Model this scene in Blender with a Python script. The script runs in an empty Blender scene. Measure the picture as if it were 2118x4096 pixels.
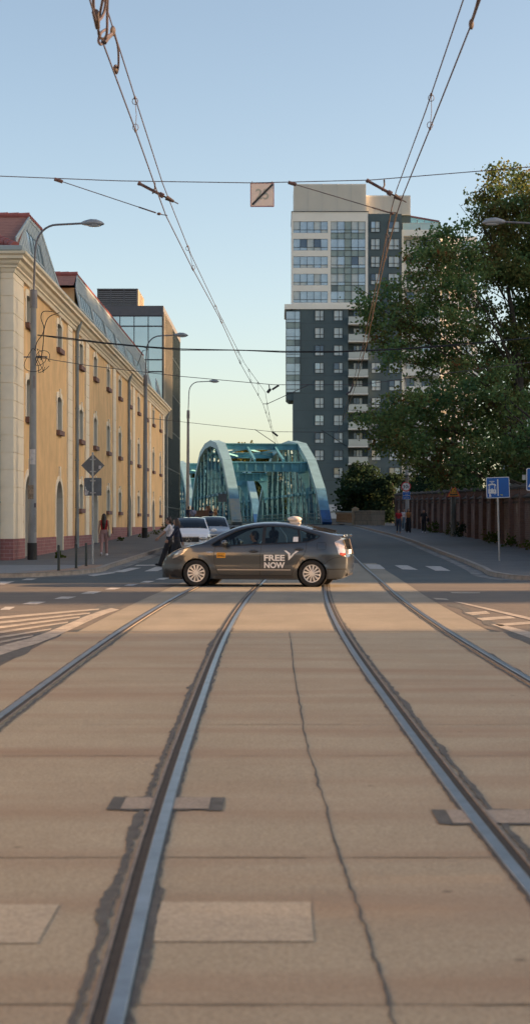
import bpy, bmesh, math, random
import numpy as np
from mathutils import Vector, Matrix
from mathutils.geometry import delaunay_2d_cdt
random.seed(7); rng = np.random.default_rng(7)
SC = bpy.context.scene
COL = SC.collection
R = math.radians
# ---------------------------------------------------------------- camera figures measured on the photograph
FPX, CX, CY, CAMZ = 4200.0, 700.0, 1320.0, 1.43

def gz(Y):
    s = max(0.0, min(Y, 176.0) - 52.0)
    return 0.0135 * s * s / (s + 12.0)

def at(x, y, Y):
    return Vector(((x - CX) / FPX * Y, Y, CAMZ + (CY - y) / FPX * Y))

def onground(x, y, h=0.0):
    lo, hi = 2.0, 400.0
    for _ in range(60):
        m = (lo + hi) / 2
        if CAMZ - (y - CY) / FPX * m - gz(m) - h > 0: lo = m
        else: hi = m
    return ((x - CX) / FPX * lo, lo)

def hermite(pts):
    xs = np.array([p[0] for p in pts], float); ys = np.array([p[1] for p in pts], float)
    d = np.diff(ys) / np.diff(xs); m = np.zeros(len(xs))
    m[0], m[-1] = d[0], d[-1]
    for i in range(1, len(xs) - 1):
        m[i] = (d[i-1] * (xs[i+1] - xs[i]) + d[i] * (xs[i] - xs[i-1])) / (xs[i+1] - xs[i-1])
    def f(x):
        x = min(max(x, xs[0]), xs[-1]); i = int(min(max(np.searchsorted(xs, x) - 1, 0), len(xs) - 2))
        h = xs[i+1] - xs[i]; t = (x - xs[i]) / h
        return float((2*t**3-3*t**2+1)*ys[i] + (t**3-2*t**2+t)*h*m[i] + (-2*t**3+3*t**2)*ys[i+1] + (t**3-t**2)*h*m[i+1])
    return f

# ---------------------------------------------------------------- materials
MATS = {}
def mat(name, col, rough=0.6, metal=0.0, var=0.12, scale=3.0, bump=0.0, bscale=40.0, spec=0.5, coat=0.0, coords='Object', col2=None, sub=0.0, stretch=None):
    if name in MATS: return MATS[name]
    m = bpy.data.materials.new(name); m.use_nodes = True; MATS[name] = m
    nt = m.node_tree; b = nt.nodes['Principled BSDF']
    b.inputs['Roughness'].default_value = rough; b.inputs['Metallic'].default_value = metal
    b.inputs['Specular IOR Level'].default_value = spec; b.inputs['Coat Weight'].default_value = coat
    b.inputs['Coat Roughness'].default_value = 0.04
    b.inputs['Base Color'].default_value = (*col, 1)
    tc = nt.nodes.new('ShaderNodeTexCoord')
    src = tc.outputs[coords]
    if stretch:
        mp = nt.nodes.new('ShaderNodeMapping'); mp.inputs['Scale'].default_value = stretch
        nt.links.new(src, mp.inputs['Vector']); src = mp.outputs['Vector']
    if var > 0:
        n = nt.nodes.new('ShaderNodeTexNoise'); n.inputs['Scale'].default_value = scale; n.inputs['Detail'].default_value = 6
        n.inputs['Roughness'].default_value = 0.65
        nt.links.new(src, n.inputs['Vector'])
        r = nt.nodes.new('ShaderNodeValToRGB'); e = r.color_ramp.elements
        e[0].position, e[1].position = 0.3, 0.7
        c2 = col2 or tuple(min(1, c * (1 + var)) for c in col)
        c1 = col if col2 else tuple(c * (1 - var) for c in col)
        e[0].color = (*c1, 1); e[1].color = (*c2, 1)
        nt.links.new(n.outputs['Fac'], r.inputs['Fac']); nt.links.new(r.outputs['Color'], b.inputs['Base Color'])
    if bump > 0:
        n2 = nt.nodes.new('ShaderNodeTexNoise'); n2.inputs['Scale'].default_value = bscale; n2.inputs['Detail'].default_value = 4
        nt.links.new(src, n2.inputs['Vector'])
        bp = nt.nodes.new('ShaderNodeBump'); bp.inputs['Strength'].default_value = bump; bp.inputs['Distance'].default_value = 0.02
        nt.links.new(n2.outputs['Fac'], bp.inputs['Height']); nt.links.new(bp.outputs['Normal'], b.inputs['Normal'])
    return m

def N(nt, t, **kw):
    n = nt.nodes.new(t)
    for k, v in kw.items():
        if k in n.inputs.keys() and not hasattr(n, k): n.inputs[k].default_value = v
        else:
            try: setattr(n, k, v)
            except Exception: n.inputs[k].default_value = v
    return n

def brick_mat(name, c1, c2, mortar, plane='yz', bw=0.25, bh=0.075, ms=0.012, dirt=None, dirt_scale=1.2, dirt_lo=0.55, dirt_hi=0.62):
    m = bpy.data.materials.new(name); m.use_nodes = True; MATS[name] = m
    nt = m.node_tree; b = nt.nodes['Principled BSDF']; b.inputs['Roughness'].default_value = 0.85
    g = N(nt, 'ShaderNodeNewGeometry'); s = N(nt, 'ShaderNodeSeparateXYZ'); nt.links.new(g.outputs['Position'], s.inputs[0])
    cb = N(nt, 'ShaderNodeCombineXYZ')
    if plane == 'xy+z':
        a = N(nt, 'ShaderNodeMath', operation='ADD'); nt.links.new(s.outputs['X'], a.inputs[0]); nt.links.new(s.outputs['Y'], a.inputs[1])
        nt.links.new(a.outputs[0], cb.inputs['X'])
    else: nt.links.new(s.outputs['Y' if plane == 'yz' else 'X'], cb.inputs['X'])
    nt.links.new(s.outputs['Z'], cb.inputs['Y'])
    t = N(nt, 'ShaderNodeTexBrick'); t.inputs['Scale'].default_value = 1.0
    t.inputs['Color1'].default_value = (*c1, 1); t.inputs['Color2'].default_value = (*c2, 1); t.inputs['Mortar'].default_value = (*mortar, 1)
    t.inputs['Mortar Size'].default_value = ms; t.inputs['Brick Width'].default_value = bw; t.inputs['Row Height'].default_value = bh
    nt.links.new(cb.outputs[0], t.inputs['Vector'])
    out = t.outputs['Color']
    n = N(nt, 'ShaderNodeTexNoise'); n.inputs['Scale'].default_value = 2.5; n.inputs['Detail'].default_value = 8
    nt.links.new(g.outputs['Position'], n.inputs['Vector'])
    mr = N(nt, 'ShaderNodeMapRange'); mr.inputs['To Min'].default_value = 0.6; mr.inputs['To Max'].default_value = 1.35
    nt.links.new(n.outputs['Fac'], mr.inputs['Value'])
    mx = N(nt, 'ShaderNodeMix', data_type='RGBA', blend_type='MULTIPLY'); mx.inputs[0].default_value = 1.0
    nt.links.new(out, mx.inputs[6]); nt.links.new(mr.outputs[0], mx.inputs[7]); out = mx.outputs[2]
    if dirt:
        mp = N(nt, 'ShaderNodeMapping'); mp.inputs['Scale'].default_value = (1, 1, 0.45); nt.links.new(g.outputs['Position'], mp.inputs['Vector'])
        n2 = N(nt, 'ShaderNodeTexNoise'); n2.inputs['Scale'].default_value = dirt_scale; n2.inputs['Detail'].default_value = 9; n2.inputs['Roughness'].default_value = 0.75
        nt.links.new(mp.outputs[0], n2.inputs['Vector'])
        m2 = N(nt, 'ShaderNodeMapRange'); m2.inputs['From Min'].default_value = dirt_lo; m2.inputs['From Max'].default_value = dirt_hi; m2.inputs['To Max'].default_value = 0.8
        nt.links.new(n2.outputs['Fac'], m2.inputs['Value'])
        m3 = N(nt, 'ShaderNodeMix', data_type='RGBA'); m3.inputs[7].default_value = (*dirt, 1)
        nt.links.new(m2.outputs[0], m3.inputs[0]); nt.links.new(out, m3.inputs[6]); out = m3.outputs[2]
    nt.links.new(out, b.inputs['Base Color'])
    bp = N(nt, 'ShaderNodeBump'); bp.inputs['Strength'].default_value = 0.4; bp.inputs['Distance'].default_value = 0.01
    nt.links.new(t.outputs['Fac'], bp.inputs['Height']); bp.invert = True; nt.links.new(bp.outputs[0], b.inputs['Normal'])
    return m

def glass_mat(name, tint, ior=1.45, rough=0.01, refl=(0.9, 0.95, 1.0)):
    m = bpy.data.materials.new(name); m.use_nodes = True; MATS[name] = m
    nt = m.node_tree; nt.nodes.remove(nt.nodes['Principled BSDF']); o = nt.nodes['Material Output']
    t = N(nt, 'ShaderNodeBsdfTransparent'); t.inputs['Color'].default_value = (*tint, 1)
    g = N(nt, 'ShaderNodeBsdfGlossy'); g.inputs['Roughness'].default_value = rough; g.inputs['Color'].default_value = (*refl, 1)
    f = N(nt, 'ShaderNodeFresnel'); f.inputs['IOR'].default_value = ior
    x = N(nt, 'ShaderNodeMixShader'); nt.links.new(f.outputs[0], x.inputs[0]); nt.links.new(t.outputs[0], x.inputs[1]); nt.links.new(g.outputs[0], x.inputs[2])
    nt.links.new(x.outputs[0], o.inputs['Surface']); return m

def leaf_mat(name, cols, trans=0.35):
    m = bpy.data.materials.new(name); m.use_nodes = True; MATS[name] = m
    nt = m.node_tree; nt.nodes.remove(nt.nodes['Principled BSDF']); o = nt.nodes['Material Output']
    g = N(nt, 'ShaderNodeNewGeometry')
    n = N(nt, 'ShaderNodeTexNoise'); n.inputs['Scale'].default_value = 0.55; n.inputs['Detail'].default_value = 3
    nt.links.new(g.outputs['Position'], n.inputs['Vector'])
    a = N(nt, 'ShaderNodeMath', operation='MULTIPLY_ADD'); a.inputs[1].default_value = 0.45
    nt.links.new(g.outputs['Random Per Island'], a.inputs[0])
    s = N(nt, 'ShaderNodeMath', operation='MULTIPLY_ADD'); s.inputs[1].default_value = 1.6; s.inputs[2].default_value = -0.5
    nt.links.new(n.outputs['Fac'], s.inputs[0]); nt.links.new(s.outputs[0], a.inputs[2])
    r = N(nt, 'ShaderNodeValToRGB'); e = r.color_ramp.elements
    while len(e) < len(cols): e.new(0.5)
    for i, (p, c) in enumerate(cols): e[i].position = p; e[i].color = (*c, 1)
    nt.links.new(a.outputs[0], r.inputs['Fac'])
    d = N(nt, 'ShaderNodeBsdfDiffuse'); t = N(nt, 'ShaderNodeBsdfTranslucent')
    nt.links.new(r.outputs['Color'], d.inputs['Color']); nt.links.new(r.outputs['Color'], t.inputs['Color'])
    x = N(nt, 'ShaderNodeMixShader'); x.inputs[0].default_value = trans
    nt.links.new(d.outputs[0], x.inputs[1]); nt.links.new(t.outputs[0], x.inputs[2]); nt.links.new(x.outputs[0], o.inputs['Surface'])
    return m

# ---------------------------------------------------------------- mesh building
def wloc(o):
    v = Vector((0, 0, 0))
    while o is not None:
        v = v + o.location; o = o.parent
    return v

class MB:
    def __init__(s): s.v = []; s.f = []; s.m = []; s.cur = 0
    def quad(s, *pts):
        b = len(s.v); s.v += [tuple(p) for p in pts]; s.f.append(tuple(range(b, b + len(pts)))); s.m.append(s.cur); return s
    def box(s, x0, x1, y0, y1, z0, z1):
        b = len(s.v)
        s.v += [(x0,y0,z0),(x1,y0,z0),(x1,y1,z0),(x0,y1,z0),(x0,y0,z1),(x1,y0,z1),(x1,y1,z1),(x0,y1,z1)]
        for q in ((0,3,2,1),(4,5,6,7),(0,1,5,4),(1,2,6,5),(2,3,7,6),(3,0,4,7)):
            s.f.append(tuple(b + i for i in q)); s.m.append(s.cur)
        return s
    def bar(s, p, q, w, h, up=(0, 0, 1)):
        p, q = Vector(p), Vector(q); d = q - p
        if d.length < 1e-6: return s
        d.normalize(); u = Vector(up)
        if abs(d.dot(u)) > 0.98: u = Vector((0, 1, 0))
        a = d.cross(u).normalized() * (w / 2); c = a.normalized().cross(d).normalized() * (h / 2)
        b = len(s.v)
        for e in (p, q):
            for i, j in ((-1,-1),(1,-1),(1,1),(-1,1)): s.v.append(tuple(e + a * i + c * j))
        for k in ((0,1,2,3),(7,6,5,4),(0,4,5,1),(1,5,6,2),(2,6,7,3),(3,7,4,0)):
            s.f.append(tuple(b + i for i in k)); s.m.append(s.cur)
        return s
    def tube(s, pts, r, n=8, cap=True):
        pts = [Vector(p) for p in pts]; rs = r if isinstance(r, (list, tuple)) else [r] * len(pts)
        b = len(s.v); last = None
        for i, p in enumerate(pts):
            d = (pts[min(i+1, len(pts)-1)] - pts[max(i-1, 0)])
            d = d.normalized() if d.length > 1e-9 else Vector((0, 0, 1))
            if last is None:
                u = Vector((0, 0, 1)) if abs(d.z) < 0.9 else Vector((1, 0, 0))
                a = d.cross(u).normalized()
            else:
                a = (last - d * last.dot(d)).normalized()
            last = a; c = d.cross(a)
            for k in range(n):
                t = 2 * math.pi * k / n
                s.v.append(tuple(p + (a * math.cos(t) + c * math.sin(t)) * rs[i]))
        for i in range(len(pts) - 1):
            for k in range(n):
                s.f.append((b+i*n+k, b+i*n+(k+1) % n, b+(i+1)*n+(k+1) % n, b+(i+1)*n+k)); s.m.append(s.cur)
        if cap:
            s.f.append(tuple(b + k for k in reversed(range(n)))); s.m.append(s.cur)
            s.f.append(tuple(b + (len(pts)-1)*n + k for k in range(n))); s.m.append(s.cur)
        return s
    def ball(s, c, r, nu=12, nv=8, rot=None):
        c = Vector(c); r = r if isinstance(r, (tuple, list, Vector)) else (r, r, r); b = len(s.v)
        def put(x, y, z):
            p = Vector((x*r[0], y*r[1], z*r[2]))
            if rot is not None: p = rot @ p
            s.v.append(tuple(c + p))
        put(0, 0, 1)
        for i in range(1, nv):
            t = math.pi * i / nv
            for j in range(nu):
                u = 2 * math.pi * j / nu; put(math.sin(t)*math.cos(u), math.sin(t)*math.sin(u), math.cos(t))
        put(0, 0, -1); e = len(s.v) - 1
        for j in range(nu):
            s.f.append((b, b+1+j, b+1+(j+1) % nu)); s.m.append(s.cur)
            for i in range(nv - 2):
                p = b+1+i*nu; s.f.append((p+j, p+nu+j, p+nu+(j+1) % nu, p+(j+1) % nu)); s.m.append(s.cur)
            p = b+1+(nv-2)*nu; s.f.append((p+j, e, p+(j+1) % nu)); s.m.append(s.cur)
        return s
    def lathe(s, prof, c, n=24, axis='y'):
        b = len(s.v); c = Vector(c)
        for (r, h) in prof:
            for k in range(n):
                t = 2*math.pi*k/n; a, d = r*math.cos(t), r*math.sin(t)
                s.v.append(tuple(c + (Vector((a, h, d)) if axis == 'y' else Vector((a, d, h)) if axis == 'z' else Vector((h, a, d)))))
        for i in range(len(prof)-1):
            for k in range(n):
                s.f.append((b+i*n+k, b+i*n+(k+1) % n, b+(i+1)*n+(k+1) % n, b+(i+1)*n+k)); s.m.append(s.cur)
        return s
    def prism(s, poly, fn, d0, d1):
        """poly of 2D points, fn(u, v, d) -> xyz, extruded from d0 to d1"""
        b = len(s.v); n = len(poly)
        for d in (d0, d1): s.v += [tuple(fn(u, w, d)) for u, w in poly]
        s.f.append(tuple(b + i for i in range(n))); s.m.append(s.cur)
        s.f.append(tuple(b + n + i for i in reversed(range(n)))); s.m.append(s.cur)
        for i in range(n):
            j = (i+1) % n; s.f.append((b+i, b+n+i, b+n+j, b+j)); s.m.append(s.cur)
        return s
    def add(s, verts, faces):
        b = len(s.v); s.v += [tuple(p) for p in verts]
        for f in faces: s.f.append(tuple(b + i for i in f)); s.m.append(s.cur)
        return s
    def strip(s, left, right):
        b = len(s.v); n = len(left)
        for l, r in zip(left, right): s.v += [tuple(l), tuple(r)]
        for i in range(n-1): s.f.append((b+2*i, b+2*i+1, b+2*i+3, b+2*i+2)); s.m.append(s.cur)
        return s
    def build(s, name, mats, parent=None, smooth=35, local=False, weld=False):
        me = bpy.data.meshes.new(name)
        off = Vector((0, 0, 0)) if (local or parent is None) else wloc(parent)
        me.from_pydata([(p[0]-off.x, p[1]-off.y, p[2]-off.z) for p in s.v], [], s.f)
        if not isinstance(mats, (list, tuple)): mats = [mats]
        for m in mats: me.materials.append(m)
        if len(mats) > 1: me.polygons.foreach_set('material_index', s.m)
        bm = bmesh.new(); bm.from_mesh(me)
        if weld: bmesh.ops.remove_doubles(bm, verts=bm.verts, dist=1e-4)
        bmesh.ops.recalc_face_normals(bm, faces=bm.faces); bm.to_mesh(me); bm.free()
        if smooth:
            me.polygons.foreach_set('use_smooth', [True] * len(me.polygons)); me.set_sharp_from_angle(angle=R(smooth))
        me.update()
        o = bpy.data.objects.new(name, me); COL.objects.link(o)
        if parent is not None: o.parent = parent
        return o

def smooth(pts, n=6):
    P = [Vector(p) for p in pts]; P = [P[0]*2-P[1]]+P+[P[-1]*2-P[-2]]; o = []
    for i in range(1, len(P)-2):
        a, b, c, d = P[i-1:i+3]
        for k in range(n):
            t = k/n; o.append(.5*((2*b)+(c-a)*t+(2*a-5*b+4*c-d)*t*t+(3*b-a-3*c+d)*t**3))
    return o+[P[-2]]

def tag(o, label=None, cat=None, group=None, kind=None):
    if label: o['label'] = label
    if cat: o['category'] = cat
    if group: o['group'] = group
    if kind: o['kind'] = kind
    return o

def thing(name, label, cat, loc=(0, 0, 0), group=None):
    o = bpy.data.objects.new(name, None); o.empty_display_size = 0.2; COL.objects.link(o); o.location = loc
    return tag(o, label, cat, group)

def struct(o): o['kind'] = 'structure'; return o

def copy_tree(o, parent=None):
    c = o.copy(); COL.objects.link(c); c.parent = parent
    for ch in o.children: copy_tree(ch, c)
    return c

def cdt_fill(outline, holes, fn, grid=None):
    """triangulated 2D region (outline minus holes), mapped by fn(u, v) -> xyz"""
    vs, es, loops = [], [], [outline] + holes
    for L in loops:
        b = len(vs); n = len(L); vs += [Vector(p) for p in L]; es += [(b+i, b+(i+1) % n) for i in range(n)]
    def inside(p, L):
        c = False; j = len(L)-1
        for i in range(len(L)):
            if (L[i][1] > p[1]) != (L[j][1] > p[1]) and p[0] < (L[j][0]-L[i][0])*(p[1]-L[i][1])/(L[j][1]-L[i][1])+L[i][0]: c = not c
            j = i
        return c
    if grid:
        us = [p[0] for p in outline]; ws = [p[1] for p in outline]; u = min(us) + grid*0.5
        while u < max(us):
            w = min(ws) + grid*0.5
            while w < max(ws):
                if inside((u, w), outline) and not any(inside((u, w), h) for h in holes): vs.append(Vector((u, w)))
                w += grid
            u += grid
    ov, oe, of, _, _, _ = delaunay_2d_cdt(vs, es, [], 0, 1e-5)
    fs = []
    for f in of:
        c = sum((ov[i] for i in f), Vector((0, 0))) / len(f)
        if inside(c, outline) and not any(inside(c, h) for h in holes): fs.append(tuple(f))
    return [tuple(fn(p.x, p.y)) for p in ov], fs

def text_mesh(body, size, bold=0.0):
    cu = bpy.data.curves.new('t', 'FONT'); cu.body = body; cu.size = size; cu.align_x = 'CENTER'; cu.align_y = 'CENTER'; cu.offset = bold; cu.resolution_u = 3
    o = bpy.data.objects.new('t', cu); COL.objects.link(o)
    bpy.context.view_layer.update()
    me = bpy.data.meshes.new_from_object(o.evaluated_get(bpy.context.evaluated_depsgraph_get()))
    vs = [tuple(v.co) for v in me.vertices]; fs = [tuple(p.vertices) for p in me.polygons]
    bpy.data.objects.remove(o); bpy.data.curves.remove(cu); bpy.data.meshes.remove(me)
    return vs, fs

def fit_text(body, u0, u1, v0, v1, fn, bold=0.0):
    """text stretched to a rectangle, mapped by fn(u, v)"""
    vs, fs = text_mesh(body, 1.0, bold)
    xs = [p[0] for p in vs]; ys = [p[1] for p in vs]
    ax, bx, ay, by = min(xs), max(xs), min(ys), max(ys)
    return [tuple(fn(u0+(x-ax)/(bx-ax)*(u1-u0), v0+(y-ay)/(by-ay)*(v1-v0))) for x, y, _ in vs], fs

def sweep(path, prof):
    """prof [(out, z)] swept along an open 2D path, outward = right of travel"""
    mb = MB(); rings = []
    P = [Vector(p) for p in path]
    for i, p in enumerate(P):
        ds = []
        if i > 0: ds.append((P[i]-P[i-1]).normalized())
        if i < len(P)-1: ds.append((P[i+1]-P[i]).normalized())
        ns = [Vector((d.y, -d.x)) for d in ds]
        n = sum(ns, Vector((0, 0))); n = n / len(ns); n = n / n.length_squared
        rings.append([(p.x+n.x*o, p.y+n.y*o, z) for o, z in prof])
    for a, b in zip(rings[:-1], rings[1:]):
        for k in range(len(prof)-1): mb.quad(a[k], b[k], b[k+1], a[k+1])
    mb.quad(*rings[0]); mb.quad(*rings[-1])
    return mb
# ================================================================ ground, road, tracks
XC = hermite([(-5, .42), (4.8, .28), (7, .22), (14, .12), (19, .08), (24, .08), (28, .11), (34, .2), (39, .32), (50, .56), (63, .8), (86, 1.15), (110, 1.25), (140, .95), (168, .5), (230, -7.15), (300, -15.8)])
KL = hermite([(43.2, -14), (44.0, -9.6), (44.7, -7.5), (46.3, -6.2), (49, -5.5), (55, -5.5), (70, -5.45), (90, -5.2), (120, -5.2), (150, -5.2), (168, -5.0)])
KR = hermite([(40.0, 20), (40.3, 12.5), (40.7, 9.2), (41.2, 7.7), (41.9, 6.8), (43, 6.2), (45, 5.95), (52, 6.28), (58, 6.58), (73, 7), (103, 7.6), (134, 7.4), (160, 7.0), (172, 6.2)])
YS = [-6, -3, 0] + list(np.arange(1, 46, 1.0)) + list(np.arange(46, 180, 2.0)) + [182, 190, 200, 215, 232, 250, 275, 300]

def uneven(name, base, patch, scale, streak=None):
    m = bpy.data.materials.new(name); m.use_nodes = True; MATS[name] = m
    nt = m.node_tree; b = nt.nodes['Principled BSDF']
    g = N(nt, 'ShaderNodeNewGeometry')
    n = N(nt, 'ShaderNodeTexNoise'); n.inputs['Scale'].default_value = scale; n.inputs['Detail'].default_value = 8; n.inputs['Roughness'].default_value = 0.7
    nt.links.new(g.outputs['Position'], n.inputs['Vector'])
    r = N(nt, 'ShaderNodeValToRGB'); e = r.color_ramp.elements; e[0].position, e[1].position = .32, .68
    e[0].color = (*base, 1); e[1].color = (*patch, 1)
    nt.links.new(n.outputs['Fac'], r.inputs['Fac']); out = r.outputs['Color']
    f = N(nt, 'ShaderNodeTexNoise'); f.inputs['Scale'].default_value = 60; f.inputs['Detail'].default_value = 3
    nt.links.new(g.outputs['Position'], f.inputs['Vector'])
    mr = N(nt, 'ShaderNodeMapRange'); mr.inputs['From Min'].default_value = .3; mr.inputs['From Max'].default_value = .7; mr.inputs['To Min'].default_value = .78; mr.inputs['To Max'].default_value = 1.2
    nt.links.new(f.outputs['Fac'], mr.inputs['Value'])
    mx = N(nt, 'ShaderNodeMix', data_type='RGBA', blend_type='MULTIPLY'); mx.inputs[0].default_value = 1
    nt.links.new(out, mx.inputs[6]); nt.links.new(mr.outputs[0], mx.inputs[7]); out = mx.outputs[2]
    if streak:
        mp = N(nt, 'ShaderNodeMapping'); mp.inputs['Scale'].default_value = streak[1]
        nt.links.new(g.outputs['Position'], mp.inputs['Vector'])
        s = N(nt, 'ShaderNodeTexNoise'); s.inputs['Scale'].default_value = 1; s.inputs['Detail'].default_value = 5
        nt.links.new(mp.outputs[0], s.inputs['Vector'])
        m2 = N(nt, 'ShaderNodeMapRange'); m2.inputs['From Min'].default_value = .45; m2.inputs['From Max'].default_value = .72; m2.inputs['To Max'].default_value = streak[2]
        nt.links.new(s.outputs['Fac'], m2.inputs['Value'])
        m3 = N(nt, 'ShaderNodeMix', data_type='RGBA'); m3.inputs[7].default_value = (*streak[0], 1)
        nt.links.new(m2.outputs[0], m3.inputs[0]); nt.links.new(out, m3.inputs[6]); out = m3.outputs[2]
    v = N(nt, 'ShaderNodeTexVoronoi'); v.inputs['Scale'].default_value = 1.7; v.inputs['Randomness'].default_value = 1
    nt.links.new(g.outputs['Position'], v.inputs['Vector'])
    sp = N(nt, 'ShaderNodeMapRange'); sp.inputs['From Min'].default_value = .018; sp.inputs['From Max'].default_value = .045; sp.inputs['To Min'].default_value = .45; sp.inputs['To Max'].default_value = 1
    nt.links.new(v.outputs['Distance'], sp.inputs['Value'])
    ag = N(nt, 'ShaderNodeTexNoise'); ag.inputs['Scale'].default_value = 220; ag.inputs['Detail'].default_value = 2; nt.links.new(g.outputs['Position'], ag.inputs['Vector'])
    am = N(nt, 'ShaderNodeMapRange'); am.inputs['From Min'].default_value = .3; am.inputs['From Max'].default_value = .7; am.inputs['To Min'].default_value = .8; am.inputs['To Max'].default_value = 1.2; nt.links.new(ag.outputs['Fac'], am.inputs['Value'])
    pm = N(nt, 'ShaderNodeMath', operation='MULTIPLY'); nt.links.new(sp.outputs[0], pm.inputs[0]); nt.links.new(am.outputs[0], pm.inputs[1])
    m5 = N(nt, 'ShaderNodeMix', data_type='RGBA', blend_type='MULTIPLY'); m5.inputs[0].default_value = 1
    nt.links.new(out, m5.inputs[6]); nt.links.new(pm.outputs[0], m5.inputs[7]); out = m5.outputs[2]
    nt.links.new(out, b.inputs['Base Color']); b.inputs['Roughness'].default_value = .82; b.inputs['Specular IOR Level'].default_value = .35
    bp = N(nt, 'ShaderNodeBump'); bp.inputs['Strength'].default_value = .35; bp.inputs['Distance'].default_value = .01
    nt.links.new(f.outputs['Fac'], bp.inputs['Height']); nt.links.new(bp.outputs[0], b.inputs['Normal'])
    return m

M_ASPH = uneven('asphalt', (.050, .064, .070), (.072, .090, .096), .6, ((.10, .10, .10), (.9, .12, 1), .35))
M_CONC = uneven('track_concrete', (.315, .272, .195), (.375, .328, .24), .9, ((.27, .185, .125), (.22, 1.5, 1), .75))
M_CONC2 = uneven('worn_asphalt_concrete', (.205, .19, .15), (.265, .243, .20), .8, ((.15, .14, .115), (1.2, .25, 1), .45))
M_WALK = uneven('pavement_asphalt', (.098, .098, .098), (.140, .138, .135), .7, ((.07, .07, .07), (.5, .5, 1), .5))
M_PAVE = uneven('pavement_slab', (.17, .175, .18), (.22, .225, .23), .9)
M_KERB = mat('granite_kerb', (.24, .215, .19), .8, var=.3, scale=4, bump=.4, bscale=30)
M_PAINT = mat('road_paint', (.42, .41, .39), .7, var=0, scale=3)
nt = M_PAINT.node_tree
def worn(m, a, b, sc, lo=.35, hi=.55):
    nt = m.node_tree; p = nt.nodes['Principled BSDF']; g = N(nt, 'ShaderNodeNewGeometry')
    n = N(nt, 'ShaderNodeTexNoise'); n.inputs['Scale'].default_value = sc; n.inputs['Detail'].default_value = 9; n.inputs['Roughness'].default_value = .8
    nt.links.new(g.outputs['Position'], n.inputs['Vector'])
    r = N(nt, 'ShaderNodeValToRGB'); e = r.color_ramp.elements; e[0].position, e[1].position = lo, hi; e[0].color = (*a, 1); e[1].color = (*b, 1)
    nt.links.new(n.outputs['Fac'], r.inputs['Fac']); nt.links.new(r.outputs['Color'], p.inputs['Base Color'])
worn(M_PAINT, (.14, .14, .14), (.46, .45, .43), 5)
M_OLDP = mat('old_road_paint', (.3, .3, .3), .75, var=0); worn(M_OLDP, (.17, .155, .135), (.42, .38, .32), 4, .36, .60)
M_BITUM = mat('bitumen_filler', (.08, .083, .08), .8, var=.4, scale=9, bump=.5, bscale=60)
M_JOINT = mat('dirty_joint', (.235, .20, .145), .9, var=.35, scale=2)
M_STEEL = mat('rail_steel', (.23, .25, .275), .34, metal=.85, var=.3, scale=5)
M_RUST = mat('rail_side_steel', (.20, .165, .13), .6, metal=.3, var=.35, scale=8)
M_DARK = mat('groove_dark', (.028, .026, .024), .9, var=.4, scale=12)  # flat dark strip standing for the depth of the groove
M_EARTH = uneven('bare_ground', (.05, .055, .035), (.09, .085, .06), .2)

g_ys = [-60, -20] + YS + [400, 700, 1500, 4000]
mb = MB()
xs = [-2500, -300, -60, 60, 300, 2500]
for a, b in zip(xs[:-1], xs[1:]):
    mb.strip([(a, y, gz(y) - .06) for y in g_ys], [(b, y, gz(y) - .06) for y in g_ys])
struct(mb.build('ground', M_EARTH, weld=True))
mb = MB()
for a, b in ((-60, -20), (-20, 0), (0, 20), (20, 60)):
    mb.strip([(a, y, gz(y)) for y in YS if y <= 176], [(b, y, gz(y)) for y in YS if y <= 176])
struct(mb.build('road', M_ASPH, weld=True))
# concrete bed of the tram tracks
def bed(y0, y1, hl, hr, z, m, name):
    ys = [y0] + [y for y in YS if y0 < y < y1] + [y1]
    mb = MB(); mb.strip([(XC(y) - hl, y, gz(y) + z) for y in ys], [(XC(y) + hr, y, gz(y) + z) for y in ys])
    return struct(mb.build(name, m))
bed(-6, 22.2, 2.9, 2.9, .004, M_CONC, 'track_slab')
bed(22.2, 60, 2.75, 2.75, .004, M_CONC2, 'track_bed')
M_WORN = uneven('worn_asphalt', (.105, .095, .084), (.145, .130, .112), .5, ((.075, .075, .075), (.25, 1.0, 1), .5))
for sg in (-1, 1):
    ys = [12]+[y for y in YS if 12 < y < 40.5]+[40.5]; mb = MB()
    mb.strip([(XC(y)+sg*2.76 if y > 22.3 else XC(y)+sg*2.905, y, .0035) for y in ys], [(sg*22, y, .0035) for y in ys]); struct(mb.build('worn_road', M_WORN))
bed(60, 176, 2.75, 2.75, .004, M_ASPH, 'track_lane')
# joints, crack, patches
mb = MB()
for y in (2.9, 4.96, 7.15, 10.3, 11.9, 15.2, 18.6, 22.2):
    for k in range(29):
        x0, x1 = -2.9 + k*.2, -2.7 + k*.2
        w0, w1 = [.003 + .005*random.random() for _ in (0, 1)]
        j = (random.random()-.5)*.006; w0 = w0 + (.012 if y > 20 else 0)
        mb.quad((XC(y)+x0, y-w0+j, .008), (XC(y)+x1, y-w0+j, .008), (XC(y)+x1, y+w0+j, .008), (XC(y)+x0, y+w0+j, .008))
struct(mb.build('slab_joint', M_JOINT))
crack = [(728,1591),(735,1650),(740,1700),(752,1770),(763,1830),(772,1890),(800,1965),(822,2050),(852,2155),(873,2215),(900,2285),(930,2380),(965,2480),(990,2576),(1004,2640)]
cp = []
for (a, b) in zip(crack[:-1], crack[1:]):
    for t in np.linspace(0, 1, 7)[:-1]:
        p = onground(a[0]+(b[0]-a[0])*t, a[1]+(b[1]-a[1])*t); cp.append((p[0]+random.gauss(0, .004), p[1]))
mb = MB(); wd = [.0025+.004*random.random() for _ in cp]
mb.strip([(p[0]-w, p[1], .0085) for p, w in zip(cp, wd)], [(p[0]+w, p[1], .0085) for p, w in zip(cp, wd)])
struct(mb.build('slab_crack', M_BITUM))
M_PATCH = uneven('pale_concrete', (.385, .335, .25), (.44, .385, .295), 2)
mb = MB()
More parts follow.
